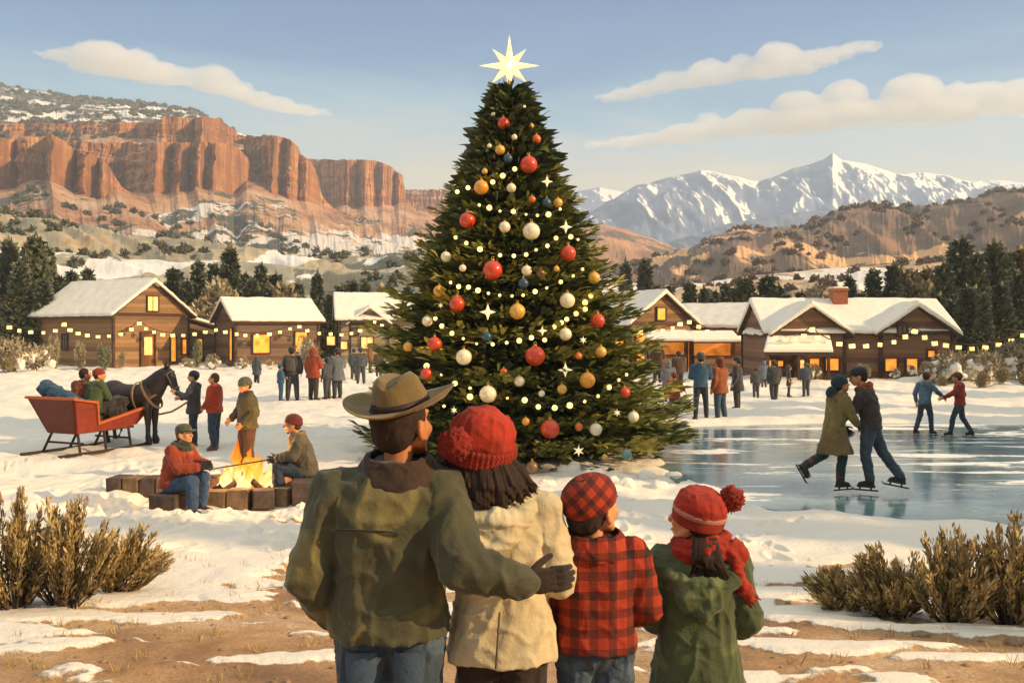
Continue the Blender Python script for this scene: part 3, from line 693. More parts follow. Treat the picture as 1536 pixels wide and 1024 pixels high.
ORD = ['first', 'second', 'third', 'fourth', 'fifth', 'sixth', 'seventh', 'eighth', 'ninth', 'tenth', 'eleventh', 'twelfth', 'thirteenth', 'fourteenth', 'fifteenth', 'sixteenth', 'seventeenth', 'eighteenth', 'nineteenth', 'twentieth']
KW = {'spruce': 'spruce', 'cypress': 'narrow conifer', 'round': 'round bare tree'}
def grove(where, spec):
    """spec: (kind, var, px, ytop, Y, wide, mat); labelled in order across the picture"""
    cnt = {}; spec = sorted(spec, key=lambda q: q[2])
    tot = {}
    for q in spec: tot[q[0]] = tot.get(q[0], 0)+1
    for (kind, var, px, ytop, Y, wide, mat) in spec:
        k = cnt.get(kind, 0); cnt[kind] = k+1
        x = (px-PX0)/FOC*Y; zt = zof(ytop, Y); g = gzf(x, Y)-.1
        tone = {FARG.name: 'dark green', TAN.name: 'tan', SAGEG.name: 'olive'}[mat.name]
        lab = f"{tone} {KW[kind]} {where}, {ORD[k]} of them from left" if tot[kind] > 1 else f"{tone} {KW[kind]} {where}, the only one there"
        tree(kind, var, (x, Y, g), zt-g, wide, random.uniform(0, 6.28), mat, lab, 'tree', KW[kind]+'s '+where, {'spruce': 'spruce_tree', 'cypress': 'cypress_tree', 'round': 'shrub_tree'}[kind])
s_, c_, r_ = 'spruce', 'cypress', 'round'
F, T_, Sg = FARG, TAN, SAGEG
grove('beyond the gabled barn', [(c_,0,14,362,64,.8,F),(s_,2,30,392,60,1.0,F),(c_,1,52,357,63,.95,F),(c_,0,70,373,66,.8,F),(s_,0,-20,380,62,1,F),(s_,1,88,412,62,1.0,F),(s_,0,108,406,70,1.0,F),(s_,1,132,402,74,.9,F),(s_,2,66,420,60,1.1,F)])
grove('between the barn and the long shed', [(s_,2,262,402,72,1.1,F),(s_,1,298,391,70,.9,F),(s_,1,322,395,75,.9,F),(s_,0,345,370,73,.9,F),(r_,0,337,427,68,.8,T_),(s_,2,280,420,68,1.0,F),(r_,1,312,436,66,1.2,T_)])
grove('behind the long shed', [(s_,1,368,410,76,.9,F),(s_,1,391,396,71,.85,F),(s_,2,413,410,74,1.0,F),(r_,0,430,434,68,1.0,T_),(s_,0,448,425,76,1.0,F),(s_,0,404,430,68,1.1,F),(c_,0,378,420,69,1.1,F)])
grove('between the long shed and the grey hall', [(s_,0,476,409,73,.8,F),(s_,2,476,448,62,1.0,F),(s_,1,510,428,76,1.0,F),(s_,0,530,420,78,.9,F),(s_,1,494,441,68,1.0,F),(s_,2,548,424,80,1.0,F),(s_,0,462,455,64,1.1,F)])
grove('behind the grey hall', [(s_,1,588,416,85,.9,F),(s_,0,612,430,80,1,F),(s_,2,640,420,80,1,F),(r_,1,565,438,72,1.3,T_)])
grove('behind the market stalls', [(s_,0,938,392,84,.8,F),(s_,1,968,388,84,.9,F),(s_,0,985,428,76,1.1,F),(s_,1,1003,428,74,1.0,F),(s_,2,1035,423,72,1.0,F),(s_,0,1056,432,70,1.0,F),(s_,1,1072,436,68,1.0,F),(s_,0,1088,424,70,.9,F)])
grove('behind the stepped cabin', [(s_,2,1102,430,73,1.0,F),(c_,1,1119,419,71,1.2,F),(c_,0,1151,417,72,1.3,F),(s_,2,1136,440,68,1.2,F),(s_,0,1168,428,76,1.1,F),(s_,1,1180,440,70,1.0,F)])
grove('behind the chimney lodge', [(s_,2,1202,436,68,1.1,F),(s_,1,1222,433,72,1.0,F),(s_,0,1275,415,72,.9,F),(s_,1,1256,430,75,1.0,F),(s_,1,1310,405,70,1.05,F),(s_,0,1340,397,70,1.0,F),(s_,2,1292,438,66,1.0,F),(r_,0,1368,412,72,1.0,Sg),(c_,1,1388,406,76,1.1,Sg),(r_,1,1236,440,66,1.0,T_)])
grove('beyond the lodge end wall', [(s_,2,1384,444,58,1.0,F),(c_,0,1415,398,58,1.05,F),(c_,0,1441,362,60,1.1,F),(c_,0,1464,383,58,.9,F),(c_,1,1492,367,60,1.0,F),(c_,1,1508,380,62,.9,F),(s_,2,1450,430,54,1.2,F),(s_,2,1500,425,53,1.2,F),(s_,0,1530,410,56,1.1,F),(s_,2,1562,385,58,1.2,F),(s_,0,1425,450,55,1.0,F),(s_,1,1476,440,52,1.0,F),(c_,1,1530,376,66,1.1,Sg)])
# a far-off treeline and the juniper scrub of the slopes, nobody could count them
def scrub(name, label, n, fn, mat, seed, nb=70):
    r = np.random.default_rng(seed); lv = Leaves()
    for i in range(n):
        q = fn(r)
        if q is None: continue
        x, y, z, s = q; d = unit(r.normal(0, 1, (nb, 3))); d[:, 2] = np.abs(d[:, 2])*1.2-.2
        rad = s*(1+.5*fbm(d[:,0]*1.5+i, d[:,1]*1.5, d[:,2]*1.5, 2))[:, None]; P0 = np.array([x, y, z+s*.3])+d*rad*r.uniform(.2, .75, (nb, 1))
        D = d+r.normal(0, .5, (nb, 3)); D[:, 2] += .4
        lv.add(P0, D, s*r.uniform(.4, .8, nb), s*r.uniform(.3, .6, nb), r.normal(0, 1, (nb, 3)), np.clip(.5+r.normal(0, .12)+r.normal(0, .12, nb), 0, 1))
    me = lv.mesh(name); me.materials.append(mat); return tag(link(name, me), label, name.replace('_', ' '), kind='stuff')
def slope_z(xs, D, z0): return z0
def on(objname):
    from mathutils.bvhtree import BVHTree
    return [BVHTree.FromPolygons([v.co[:] for v in o.data.vertices], [p.vertices[:] for p in o.data.polygons]) for o in bpy.data.objects if o.name.split('.')[0] in objname]
BV = on(('mesa', 'hills', 'foothills', 'mountains'))
def surf(x, y):
    best = None
    for b in BV:
        h = b.ray_cast(Vector((x, y, 900)), Vector((0, 0, -1)))
        if h[0] is not None and (best is None or h[0].z > best[0]): best = (h[0].z, abs(h[1].z))
    return best
def sc_left(r):
    px = r.uniform(-120, 700); Y = r.choice([r.uniform(95, 215), r.uniform(215, 430)]); x = (px-PX0)/FOC*Y
    if pnoise(x/22, Y/30, 1) < .16: return None
    h = surf(x, Y)
    if h is None or h[1] < .55: return None
    return x, Y, h[0]-.3, r.uniform(.6, 1.35)*(.5+Y/330)
def sc_right(r):
    px = r.uniform(880, 1600); Y = r.uniform(110, 560); x = (px-PX0)/FOC*Y
    if pnoise(x/30, Y/40, 8) < .05: return None
    h = surf(x, Y)
    if h is None or h[1] < .5: return None
    return x, Y, h[0]-.3, r.uniform(.6, 1.3)*(.5+Y/330)
def sc_top(r):
    px = r.uniform(-120, 350); Y = r.uniform(600, 1180); x = (px-PX0)/FOC*Y
    if pnoise(x/60, Y/50, 4) < .0: return None
    h = surf(x, Y)
    if h is None or h[1] < .5: return None
    return x, Y, h[0]-.8, r.uniform(2.2, 3.8)
JUN = m_leaf(['#4a4b3c', '#5f5e4a', '#77715a'], 'juniper')
scrub('juniper_scrub', 'dark rounded junipers scattered over the slopes under the red cliffs', 1500, sc_left, JUN, 4)
scrub('hillside_scrub', 'brown scrub dotting the rolling hills under the snowy peaks', 1300, sc_right, m_leaf(['#5a493c', '#73604b', '#8f755a'], 'scrub_brown'), 5)
scrub('plateau_woods', 'dark woods on the snowy plateau above the red cliffs', 1500, sc_top, JUN, 6)
# tall conifers standing outside the picture, whose long shadows cross the snow
for i, (x, y, h, wd, v) in enumerate([(15.5, -1.2, 4.5, .9, 0), (17, .6, 6, .8, 1), (15, 4.2, 4.2, .9, 1), (16.5, 5.6, 5.0, .8, 0), (20, 9.0, 6.5, .8, 1), (24, 13, 7, .8, 0), (27, 22, 9, .9, 1), (25, 30, 8, .9, 0), (30, 36, 9, 1.0, 2), (21, 8.2, 11, .55, 0), (23, 5.2, 11, .5, 1), (26, 3.0, 12, .5, 0), (22, 1.9, 12, .45, 1), (24, 14.9, 13, .5, 0), (28, 18.5, 14, .6, 1), (14, 5.0, 4.6, .8, 0), (13, 6.9, 4.0, .8, 1), (12.5, 3.1, 4.4, .8, 0), (11.5, 1.6, 3.4, .8, 1)]):
    tree('spruce', v, (x, y, gzf(x, y)-.1), h, wd, i*1.3, FARG, f'dark spruce past the pond edge, {ORD[i]} one listed from the near side', 'tree', 'spruces past the pond', 'spruce_tree')
print('trees', time.time()-T0)
# ------------------------------------------------------------------ village
WB = m_wood('#8a6846', .24); WD = m_wood('#6c5442', .24); WG = m_wood('#958469', .26); WR = m_wood('#7b5a42', .2)
TRIM = m_wood('#4a3424', .4); DOORM = m_wood('#7a4a26', .16, vert=True)
LITW = glow('#ff9c33', .62); LITH = glow('#ffc06a', .85); DIM = plain('#6b5a4c', .3, .1, 3, key='dim_glass')
ROOFM = plain('#4b3c32', .9, .2, 5, key='roof_boards')
BRICK = N('brick'); _b = BRICK.n('TexBrick'); BRICK.l(BRICK.coord('Object', (1, 1, 1), rot=(PI/2, 0, 0)), _b.inputs[0]); _b.inputs['Scale'].default_value = 5
_b.inputs['Color1'].default_value = (*srgb('#a2562f'), 1); _b.inputs['Color2'].default_value = (*srgb('#8a4526'), 1); _b.inputs['Mortar'].default_value = (*srgb('#8f7058'), 1); BRICK.l(_b.outputs[0], BRICK.b.inputs['Base Color'])
class Fr:
    """frame of a building block: local x along the gable, y to the back"""
    def __init__(s, o, rz): s.o = Vector(o); s.R = Matrix.Rotation(rz, 3, 'Z'); s.rz = rz
    def p(s, x, y, z): return s.o+s.R @ Vector((x, y, z))
    def v(s, x, y, z): return s.R @ Vector((x, y, z))
def block(root, F, W, L, he, hr, wall, ov=.35, gable='front', z0=-.3, snow=True, seed=1):
    mb = MB(); mb.prism([(-W/2, z0), (W/2, z0), (W/2, he), (0, hr), (-W/2, he)], F.v(0, L, 0), F.o, F.v(1, 0, 0), (0, 0, 1)); mb.build('wall', wall, root)
    # corner boards, a sill beam and a beam across the gable
    for sx in (-1, 1):
        for y in (0, L): MB().box(F.p(sx*W/2, y, (he+z0)/2), (.14, .14, he-z0), M=F.R).build('corner_post', TRIM, root)
    MB().box(F.p(0, -.03, he), (W*.98, .10, .16), M=F.R).build('gable_beam', TRIM, root)
    sl = (hr-he)/(W/2); rf = MB(); sn = MB()
    for sx in (-1, 1):
        xe = W/2+ov; ze = he-ov*sl
        rf.prism([(0, hr+.02), (sx*xe, ze+.02), (sx*xe, ze+.14), (0, hr+.14)], F.v(0, L+2*ov, 0), F.p(0, -ov, 0), F.v(1, 0, 0), (0, 0, 1))
        sn.prism([(-sx*.05, hr+.06), (sx*(xe+.05), ze+.08), (sx*(xe+.05), ze+.27), (-sx*.05, hr+.33)], F.v(0, L+2*ov+.1, 0), F.p(0, -ov-.05, 0), F.v(1, 0, 0), (0, 0, 1))
    r = rf.build('roof', ROOFM, root)
    if snow:
        rbuild(sn, 'snow_layer', M['snow'], r, .075, 3, lambda co, no: co+np.array([0, 0, 1.])*(.05*fbm(co[:,0]*1.3+seed, co[:,1]*1.3, co[:,2]*1.3, 3)-.0)[:, None])
    return r
def window(root, F, x, z, w_, h, mat=None, y=-.02, cross=True, name='window'):
    mb = MB(); t = .07
    for sx in (-1, 1): mb.box(F.p(x+sx*(w_/2+t/2), y-.03, z), (t, .12, h+2*t), M=F.R)
    for sz in (-1, 1): mb.box(F.p(x, y-.033, z+sz*(h/2+t/2)), (w_+.02, .126, t), M=F.R)
    if cross: mb.box(F.p(x, y-.045, z), (.04, .05, h), M=F.R)
    o = mb.build(name, TRIM, root)
    MB().box(F.p(x, y-.01, z), (w_, .04, h), M=F.R).build('pane', mat or LITW, o); return o
def door(root, F, x, w_, h, lit=True, y=-.02, z0=0):
    mb = MB(); mb.box(F.p(x, y-.03, z0+h/2), (w_, .08, h), M=F.R); o = mb.build('door', DOORM, root)
    if lit: MB().box(F.p(x, y-.08, z0+h*.62), (w_*.62, .03, h*.52), M=F.R).build('pane', LITH, o)
    fr = MB()
    for sx in (-1, 1): fr.box(F.p(x+sx*(w_/2+.05), y-.05, z0+h/2), (.1, .13, h+.1), M=F.R)
    fr.box(F.p(x, y-.05, z0+h+.05), (w_+.2, .135, .1), M=F.R); fr.build('door_frame', TRIM, o)
    MB().cap(F.p(x+w_*.38, y-.12, z0+h*.45), F.p(x+w_*.38, y-.12, z0+h*.53), .02, seg=8).build('handle', M['brass'], o)
def house(name, px, Y, label, cat='cabin', group='snow roofed cabins of the village'):
    x = (px-PX0)/FOC*Y; return empty(name, (x, Y, gzf(x, Y)), 0, 1, label, cat, group)
r_ = math.radians
# 1 gabled barn
o = house('timber_barn', 226, 57, 'big timber barn with lit attic window and a lean-to, beside dark conifers')
F1 = Fr((.1, 0, 0), r_(56)); block(o, F1, 5.2, 8.4, 3.2, 5.15, WB, seed=3)
window(o, F1, 0, 3.85, .72, .85, LITH); door(o, F1, -.35, .85, 2.05); window(o, F1, 1.45, 1.05, .35, 1.5, LITW, cross=False); window(o, F1, 2.25, 1.2, .3, .9, LITW, cross=False)
FS = Fr(F1.p(-2.60, 8.4, 0), r_(56-90)); window(o, FS, 3.4, 1.5, .5, .9, DIM)
lt = MB(); lt.prism([(0, -.3), (3.0, -.3), (3.0, 2.35), (0, 3.0)], F1.v(0, 4.5, 0), F1.p(2.66, 1.0, 0), F1.v(1, 0, 0)); lt.build('lean_to', WD, o)
window(o, F1, 4.2, 1.0, .32, 1.3, LITW, y=.97, cross=False)
lr = MB().prism([(0, 3.03), (3.4, 2.25), (3.4, 2.37), (0, 3.15)], F1.v(0, 5.2, 0), F1.p(2.66, .65, 0), F1.v(1, 0, 0)).build('lean_to_roof', ROOFM, o)
rbuild(MB().prism([(-.1, 3.12), (3.5, 2.32), (3.5, 2.5), (-.1, 3.36)], F1.v(0, 5.3, 0), F1.p(2.66, .6, 0), F1.v(1, 0, 0)), 'snow_layer', M['snow'], lr, .075, 3)
# 2 long shed
o = house('long_shed', 338, 58, 'low timber shed with broad white snowy roof, next to the barn lean-to')
F2 = Fr((0, 0, 0), r_(-58)); block(o, F2, 4.6, 5.2, 2.65, 3.85, WD, seed=5, ov=.3)
Fs = Fr(F2.p(2.3, 0, 0), r_(32)); window(o, Fs, 1.55, 1.25, 1.0, 1.1, LITW, cross=False); window(o, Fs, 4.05, 1.35, .75, 1.2, LITW, cross=False); window(o, F2, 1.5, 1.2, .6, 1.9, LITW, cross=False)
# 3 grey hall
o = house('grey_hall', 500, 63, 'weathered grey hall with bluish snow roof and small porch gable, half hidden by the tree')
F3 = Fr((.2, 1, 0), r_(-78)); block(o, F3, 5.0, 8.5, 2.95, 4.5, WG, seed=7)
F3b = Fr((2.6, -.2-.9, 0), r_(8)); block(o, F3b, 2.5, 2.4, 2.6, 3.6, WG, seed=8, ov=.25); window(o, F3b, -.15, 1.35, .75, .75, LITH); 
F3c = Fr((.9, -1.55, 0), r_(12)); window(o, F3c, -.75, 1.5, .5, .55, LITH, cross=False); window(o, F3c, .1, 1.2, .4, .5, LITH, cross=False)
window(o, Fr((2.6, -1.12, 0), r_(8)), -.9, 2.1, .35, .45, DIM, cross=False)
# 4 stall cabin
o = house('timber_cabin', 993, 50.5, 'steep gabled cabin with square amber attic window rising behind the market stalls')
F4 = Fr((0, 0, 0), r_(34)); block(o, F4, 4.5, 7.0, 2.6, 4.15, WB, seed=9); window(o, F4, -.1, 3.1, .6, .62, LITW, cross=False); window(o, F4, -1.5, 1.3, .8, 1.6, LITW, cross=False)
Fs = Fr(F4.p(-2.25, 7, 0), r_(34-90)); window(o, Fs, 4.5, 1.7, 1.6, 1.1, LITW); window(o, Fs, 6.2, 1.2, .7, 1.7, LITW)
# 5 stepped cabin
o = house('timber_cabin', 1140, 52, 'brown cabin with small amber gable window, between the stalls and the chimney lodge')
F5 = Fr((0, 0, 0), r_(50)); block(o, F5, 4.0, 5.0, 2.55, 3.62, WB, seed=11); window(o, F5, -.2, 2.75, .8, .62, LITW)
# 6 lodge
o = house('chimney_lodge', 1282, 42, 'long brown lodge with twin gables and a brick chimney, behind the skating couple', 'lodge')
F6 = Fr((-4.2, 1.2, 0), r_(-90)); block(o, F6, 4.4, 8.2, 2.1, 3.42, WR, seed=13, ov=.2)
k = 42/FOC
for px, sd in ((1203, 15), (1358, 17)):
    Fx = Fr(((px-1282)*k, -1.15, 0), r_(3 if px < 1282 else -3)); block(o, Fx, 3.05, 3.4, 2.12, 3.22, WR, seed=sd, ov=.3)
Ff = Fr((0, -1.03, 0), 0)
def wp(x0, y0, x1, y1, mat=LITW, yy=-1.2, cr=False, nm='window'):
    d = 42+yy; kk = d/FOC; x = ((x0+x1)/2-PX0)*kk-o.location.x; z = HC-((y0+y1)/2-PY0)*kk-o.location.z
    return window(o, Fr((x, yy, 0), 0), 0, z, (x1-x0)*kk, (y1-y0)*kk, mat, cross=cr, name=nm)
wp(1214, 538, 1228, 554, LITW, -1.28); wp(1238, 538, 1257, 555, LITW, -1.1); wp(1327, 538, 1344, 556, LITW, -1.22); wp(1359, 538, 1375, 558, LITW, -1.2); wp(1391, 526, 1401, 535, LITW, -1.15)
wp(1347, 489, 1359, 503, DIM, -1.2, True); wp(1147, 540, 1156, 549, LITW, -1.35); wp(1166, 541, 1174, 549, LITW, -1.35); wp(1270, 496, 1277, 505, DIM, -1.1)
door(o, Fr(((1396-1282)*k, -1.2, 0), 0), 0, .42, 1.05, True); door(o, Fr(((1187-1282)*k, -1.3, 0), 0), 0, .42, 1.05, True)
ch = MB(); ch.box(((1269-1282)*k, 1.0, 3.3), (.66, .66, 1.5)); ch.box(((1269-1282)*k, 1.0, 4.08), (.76, .76, .1)); co_ = ch.build('chimney', BRICK.m, o)
rbuild(MB().box(((1269-1282)*k, 1.0, 4.17), (.7, .7, .1)), 'snow_cap', M['snow'], co_, .04, 3)
pr = MB(); pr.prism([(-1.55, 1.62), (1.55, 1.62), (1.05, 2.0), (-.85, 2.0)], (0, .12, 0), ((1175-1282)*k, -3.2, 0)); 
pr = MB(); x0 = (1175-1282)*k
pr.add([(x0-1.65, -3.0, 1.2), (x0+1.15, -3.0, 1.2), (x0+1.65, -1.25, 1.75), (x0-1.0, -1.25, 1.75), (x0-1.65, -3.0, 1.3), (x0+1.15, -3.0, 1.3), (x0+1.65, -1.25, 1.85), (x0-1.0, -1.25, 1.85)], [(0,3,2,1),(4,5,6,7),(0,1,5,4),(1,2,6,5),(2,3,7,6),(3,0,4,7)])
pf = pr.build('porch_roof', ROOFM, o); sn = MB()
sn.add([(x0-1.72, -3.06, 1.28), (x0+1.2, -3.06, 1.28), (x0+1.68, -1.2, 1.84), (x0-1.05, -1.2, 1.84), (x0-1.72, -3.06, 1.44), (x0+1.2, -3.06, 1.44), (x0+1.68, -1.2, 2.05), (x0-1.05, -1.2, 2.05)], [(0,3,2,1),(4,5,6,7),(0,1,5,4),(1,2,6,5),(2,3,7,6),(3,0,4,7)])
rbuild(sn, 'snow_layer', M['snow'], pf, .06, 3)
for xx in (x0-1.5, x0-.2, x0+1.05): MB().box((xx, -2.9, .5), (.11, .11, 1.5)).build('post', TRIM, o)
# market stalls
for i, (pa, pb, lab) in enumerate([(970, 1032, 'lit market stall with snowy awning under the steep gable'), (1038, 1103, 'lit market stall with snowy awning beside the steep gable, behind the orange coat')]):
    Y = 47.5; k4 = Y/FOC; xc = ((pa+pb)/2-PX0)*k4; wd = (pb-pa)*k4; g = gzf(xc, Y); o = empty('market_stall', (xc, Y, g), 0, 1, lab, 'market stall', 'lit market stalls')
    MB().box((0, .9, .85), (wd, .06, 1.7)).build('back_panel', glow('#f08a2a', .42, 'glowing_boards'), o)  # boards glow on their own in place of lamplight inside the stall
    for sx in (-1, 1): MB().box((sx*(wd/2-.05), 0, .85), (.09, .09, 1.7)).build('post', TRIM, o); 
    for sx in (-1, 1): MB().box((sx*(wd/2-.03), .45, .8), (.05, .8, 1.6)).build('side_panel', WB, o)
    MB().box((0, .05, .42), (wd-.2, .5, .84)).build('counter', WB, o); MB().box((0, .02, .86), (wd-.1, .62, .05)).build('counter_top', TRIM, o)
    a = MB().add([(-wd/2-.05, -.75, 1.52), (wd/2+.05, -.75, 1.52), (wd/2+.05, 1.0, 1.95), (-wd/2-.05, 1.0, 1.95), (-wd/2-.05, -.75, 1.58), (wd/2+.05, -.75, 1.58), (wd/2+.05, 1.0, 2.01), (-wd/2-.05, 1.0, 2.01)], [(0,3,2,1),(4,5,6,7),(0,1,5,4),(1,2,6,5),(2,3,7,6),(3,0,4,7)]).build('awning', ROOFM, o)
    rbuild(MB().add([(-wd/2-.1, -.8, 1.56), (wd/2+.1, -.8, 1.56), (wd/2+.1, 1.0, 2.0), (-wd/2-.1, 1.0, 2.0), (-wd/2-.1, -.8, 1.74), (wd/2+.1, -.8, 1.74), (wd/2+.1, 1.0, 2.18), (-wd/2-.1, 1.0, 2.18)], [(0,3,2,1),(4,5,6,7),(0,1,5,4),(1,2,6,5),(2,3,7,6),(3,0,4,7)]), 'snow_layer', M['snow'], a, .05, 2)
# ------------------------------------------------------------------ lantern strings
LAN = glow('#ffdf8c', .95, 'paper_lantern'); CORD = plain('#3a2c20', .8, .1, 5, key='cord')
def lantern_string(pts, label):
    """pts: (px, py, Y) of each lantern"""
    P3 = [P(a, b, c) for a, b, c in pts]; o = empty('lantern_string', (P3[0].x, P3[0].y, P3[0].z), 0, 1, label, 'lantern string', 'lantern strings along the cabins'); L0 = P3[0]
    mb = MB(); q = [p-L0+Vector((0, 0, .17)) for p in P3]; mb.tube(q, .022, 5); mb.build('cord', CORD, o)
    rr = random.Random(len(pts)*7+int(pts[0][0]))
    for i, p in enumerate(P3):
        s = .175*rr.uniform(.92, 1.08); R = Matrix.Rotation(rr.uniform(-.16, .16), 3, 'Y') @ Matrix.Rotation(rr.uniform(-.5, .5), 3, 'Z'); c = p-L0
        l = MB().box(c, (s, s, s*1.02), M=R).build('lantern', LAN, o)
        MB().box(c+R @ Vector((0, 0, s*.56)), (s*.6, s*.6, .03), M=R).build('lantern_cap', TRIM, l)
YL = 54.0
def zl(pts, Y): return [(a, b, Y) for a, b in pts]
lantern_string([(14,491,51),(29,496,51.6),(46,498,52),(65,499,52.5),(83,496,53),(96,487,53.4)], 'lantern string reaching from the dark conifers to the barn side wall')
lantern_string([(96,486,53.4),(105,495,53.7),(117,500,54),(131,503,54.4),(147,505,54.8),(164,504,55),(181,501,55.1),(197,494,55.2),(209,485,55.3)], 'lantern string dipping across the dark side wall of the barn')
lantern_string([(209,485,55.3),(219,493,55.6),(231,498,55.8),(244,502,56),(259,503,56.2),(275,503,56.4),(292,501,56.6),(308,498,56.6),(324,495,56.6)], 'lantern string from the barn door to the long shed corner')
lantern_string([(324,495,55.5),(338,498,55.5),(355,501,55.5),(368,503,55.6),(386,503,55.8),(404,501,56),(420,498,56.2),(435,493,56.5),(449,490,56.8)], 'lantern string across the amber windows of the long shed')
lantern_string([(449,490,57),(461,496,57.4),(479,500,58),(496,501,58.4),(512,502,58.8),(527,500,59.2),(540,496,59.5),(551,492,59.8),(562,483,60),(573,488,60.3),(588,492,60.6),(604,494,61)], 'lantern string on the grey hall ending behind the decorated tree')
lantern_string([(961,498,47.8),(978,499,47.9),(994,496,48),(1009,492,48),(1020,486,48),(1034,483,48)], 'lantern string rising over the first stall from the decorated tree')
lantern_string([(1034,483,48),(1048,490,48.1),(1061,497,48.2),(1075,502,48.4),(1093,505,48.6),(1111,506,48.6),(1128,502,48.6),(1139,496,48.6)], 'lantern string sagging between the steep gable and the stepped cabin')
lantern_string([(1163,507,39.5),(1178,509,39.5),(1193,508,39.5),(1206,504,39.5),(1218,494,39.5)], 'short lantern string over the porch roof of the lodge')
lantern_string([(1218,494,39.6),(1227,506,39.6),(1243,514,39.7),(1259,516,39.8),(1278,519,39.9),(1299,519,39.9),(1320,517,39.9),(1341,513,39.8),(1358,505,39.7),(1372,497,39.6)], 'lantern string sagging between the twin gables of the lodge')
lantern_string([(1372,497,39.6),(1387,506,39.8),(1402,515,40),(1419,518,40.2),(1438,521,40.4),(1458,523,40.6),(1478,521,40.8),(1498,517,41),(1517,511,41.2),(1535,503,41.4)], 'lantern string from the lodge into the dark narrow conifers')
# ------------------------------------------------------------------ bushes and snow heaps by the cabins
BU = [bush_mesh(s, 1.0, 1.0, 1500, .14, .5, 9) for s in (21, 22, 23)]
bmats = {'tan': TAN, 'olive': SAGEG, 'dark': FARG}; bcache = {}
def bush(px, py, Y, wpx, hpx, col, label, snow=False, group='shrubs in front of the cabins'):
    x = (px-PX0)/FOC*Y; g = gzf(x, Y); s = wpx*Y/FOC/2; hz_ = hpx*Y/FOC; i = (int(px)+int(py)) % 3; key = (i, col)
    o = empty('snowy_shrub' if snow else 'shrub', (x, Y, g), px*.1, 1, label, 'shrub', group); o.scale = (s, s, hz_)
    if key not in bcache: q = BU[i].copy(); q.materials.append(bmats[col]); bcache[key] = q
    link('foliage', bcache[key], None, o)
    if snow:
        mb = MB(); rr = random.Random(px)
        for j in range(13): a = rr.uniform(0, 6.28); q = rr.uniform(.1, .85); mb.ell((math.cos(a)*q, math.sin(a)*q, rr.uniform(.30, .9)*(1-.45*q)), (rr.uniform(.16, .30), .24, rr.uniform(.10, .17)))
        rbuild(mb, 'snow_layer', M['snow'], o, .05, 3, lambda co, no: co+no*(.14*fbm(co[:,0]*4, co[:,1]*4, co[:,2]*4, 4))[:, None])
for q in [(16,545,48,70,52,'tan','wide pale snow covered shrub at the foot of the dark conifers',True),(58,548,49,60,38,'tan','low pale snow covered shrub against the barn corner',True),
  (14,556,47,20,26,'olive','small brown pointed shrub before the pale snow covered shrub'),(122,545,52,22,38,'tan','pale twiggy shrub before the dark barn side wall'),
  (154,545,51,26,40,'dark','small dark fir shrub at the barn corner',False),(82,545,52,20,50,'tan','tall grey shrub against the barn side wall'),
  (183,548,52,16,22,'tan','small warm coloured shrub beside the barn door'),(280,548,53,24,16,'tan','round pale shrub below the narrow amber window',True),
  (294,545,54,20,38,'dark','small dark fir shrub by the lean-to'),(320,546,53,26,22,'tan','round pale shrub under the lean-to eave',True),(362,549,52,24,18,'tan','low tan shrub at the long shed corner',True),
  (404,547,52,16,14,'tan','tiny pale shrub under the long shed window',True),(462,548,54,34,44,'tan','big glowing pale shrub at the end of the long shed',True),
  (1220,570,40,26,22,'tan','small snowy shrub below the lodge window by the porch',True),(1298,572,39,26,20,'tan','tan shrub at the lodge wall behind the dark capped skater'),
  (1343,566,39,18,16,'tan','small pale shrub below the lodge window',True),(1368,568,39,16,16,'tan','small pale shrub beside the lodge door',True),(1398,578,38,34,28,'tan','pale twiggy shrub at the lodge corner',True),
  (1432,575,38,70,44,'tan','wide snow heaped shrub beyond the lodge corner',True),(1412,588,37,18,18,'olive','small dark shrub between the two distant skaters'),
  (1472,580,38,62,42,'tan','snow heaped shrub behind the red jacket',True),(1520,578,39,80,52,'tan','largest snow heaped shrub below the narrow conifers',True),
  (1470,590,36,28,24,'olive','round olive shrub before the snow heaped shrubs'),(1505,592,36,30,22,'olive','olive brown shrub beside the round one at the bank'),(1534,590,36,26,18,'olive','low olive shrub at the picture edge by the pond bank')]: bush(*q)
print('village', time.time()-T0)
# ------------------------------------------------------------------ the decorated tree
TX, TY = (765-PX0)/FOC*18.0, 18.0; TG = gzf(TX, TY)-.05; TH = zof(128, TY)-TG
xt = empty('christmas_tree', (TX, TY, TG), 0, 1, 'huge decorated fir covered in baubles and lights, standing in the middle of the snow', 'christmas tree')
def trad(z):      # crown radius at a height above the root
    t = np.clip(z/TH, 0, 1)
    return np.interp(t, [0, .06, .16, .3, .45, .6, .72, .84, .93, .97, 1.0], [3.6, 3.5, 3.17, 2.72, 2.20, 1.70, 1.24, .74, .30, .11, .02])
_r = np.random.default_rng(77); lv = Leaves(); zt = .16; tier = 0
while zt < TH*.985:
    R0 = float(trad(zt)); m = int(7+8.5*R0); off = _r.uniform(0, 6.28)
    for j in range(m):
        az = off+2*PI*j/m+_r.uniform(-.12, .12); R = R0*_r.uniform(.84, 1.08)*(1-.20*max(0, -math.cos(az))*(1-float(sstep(.5, 2.6, zt)))); n = int(22+24*R); bl = .09+.07*R
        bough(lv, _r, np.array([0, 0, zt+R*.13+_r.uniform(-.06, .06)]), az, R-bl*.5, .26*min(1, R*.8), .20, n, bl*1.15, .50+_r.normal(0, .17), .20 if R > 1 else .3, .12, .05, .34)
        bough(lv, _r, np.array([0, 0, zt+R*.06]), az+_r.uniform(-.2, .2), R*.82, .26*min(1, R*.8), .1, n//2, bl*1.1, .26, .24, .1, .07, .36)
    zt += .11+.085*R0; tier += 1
n = 9000; zz = TH*_r.random(n)**1.3*.97; rr = trad(zz)*_r.uniform(.15, .68, n); a = _r.uniform(0, 2*PI, n)
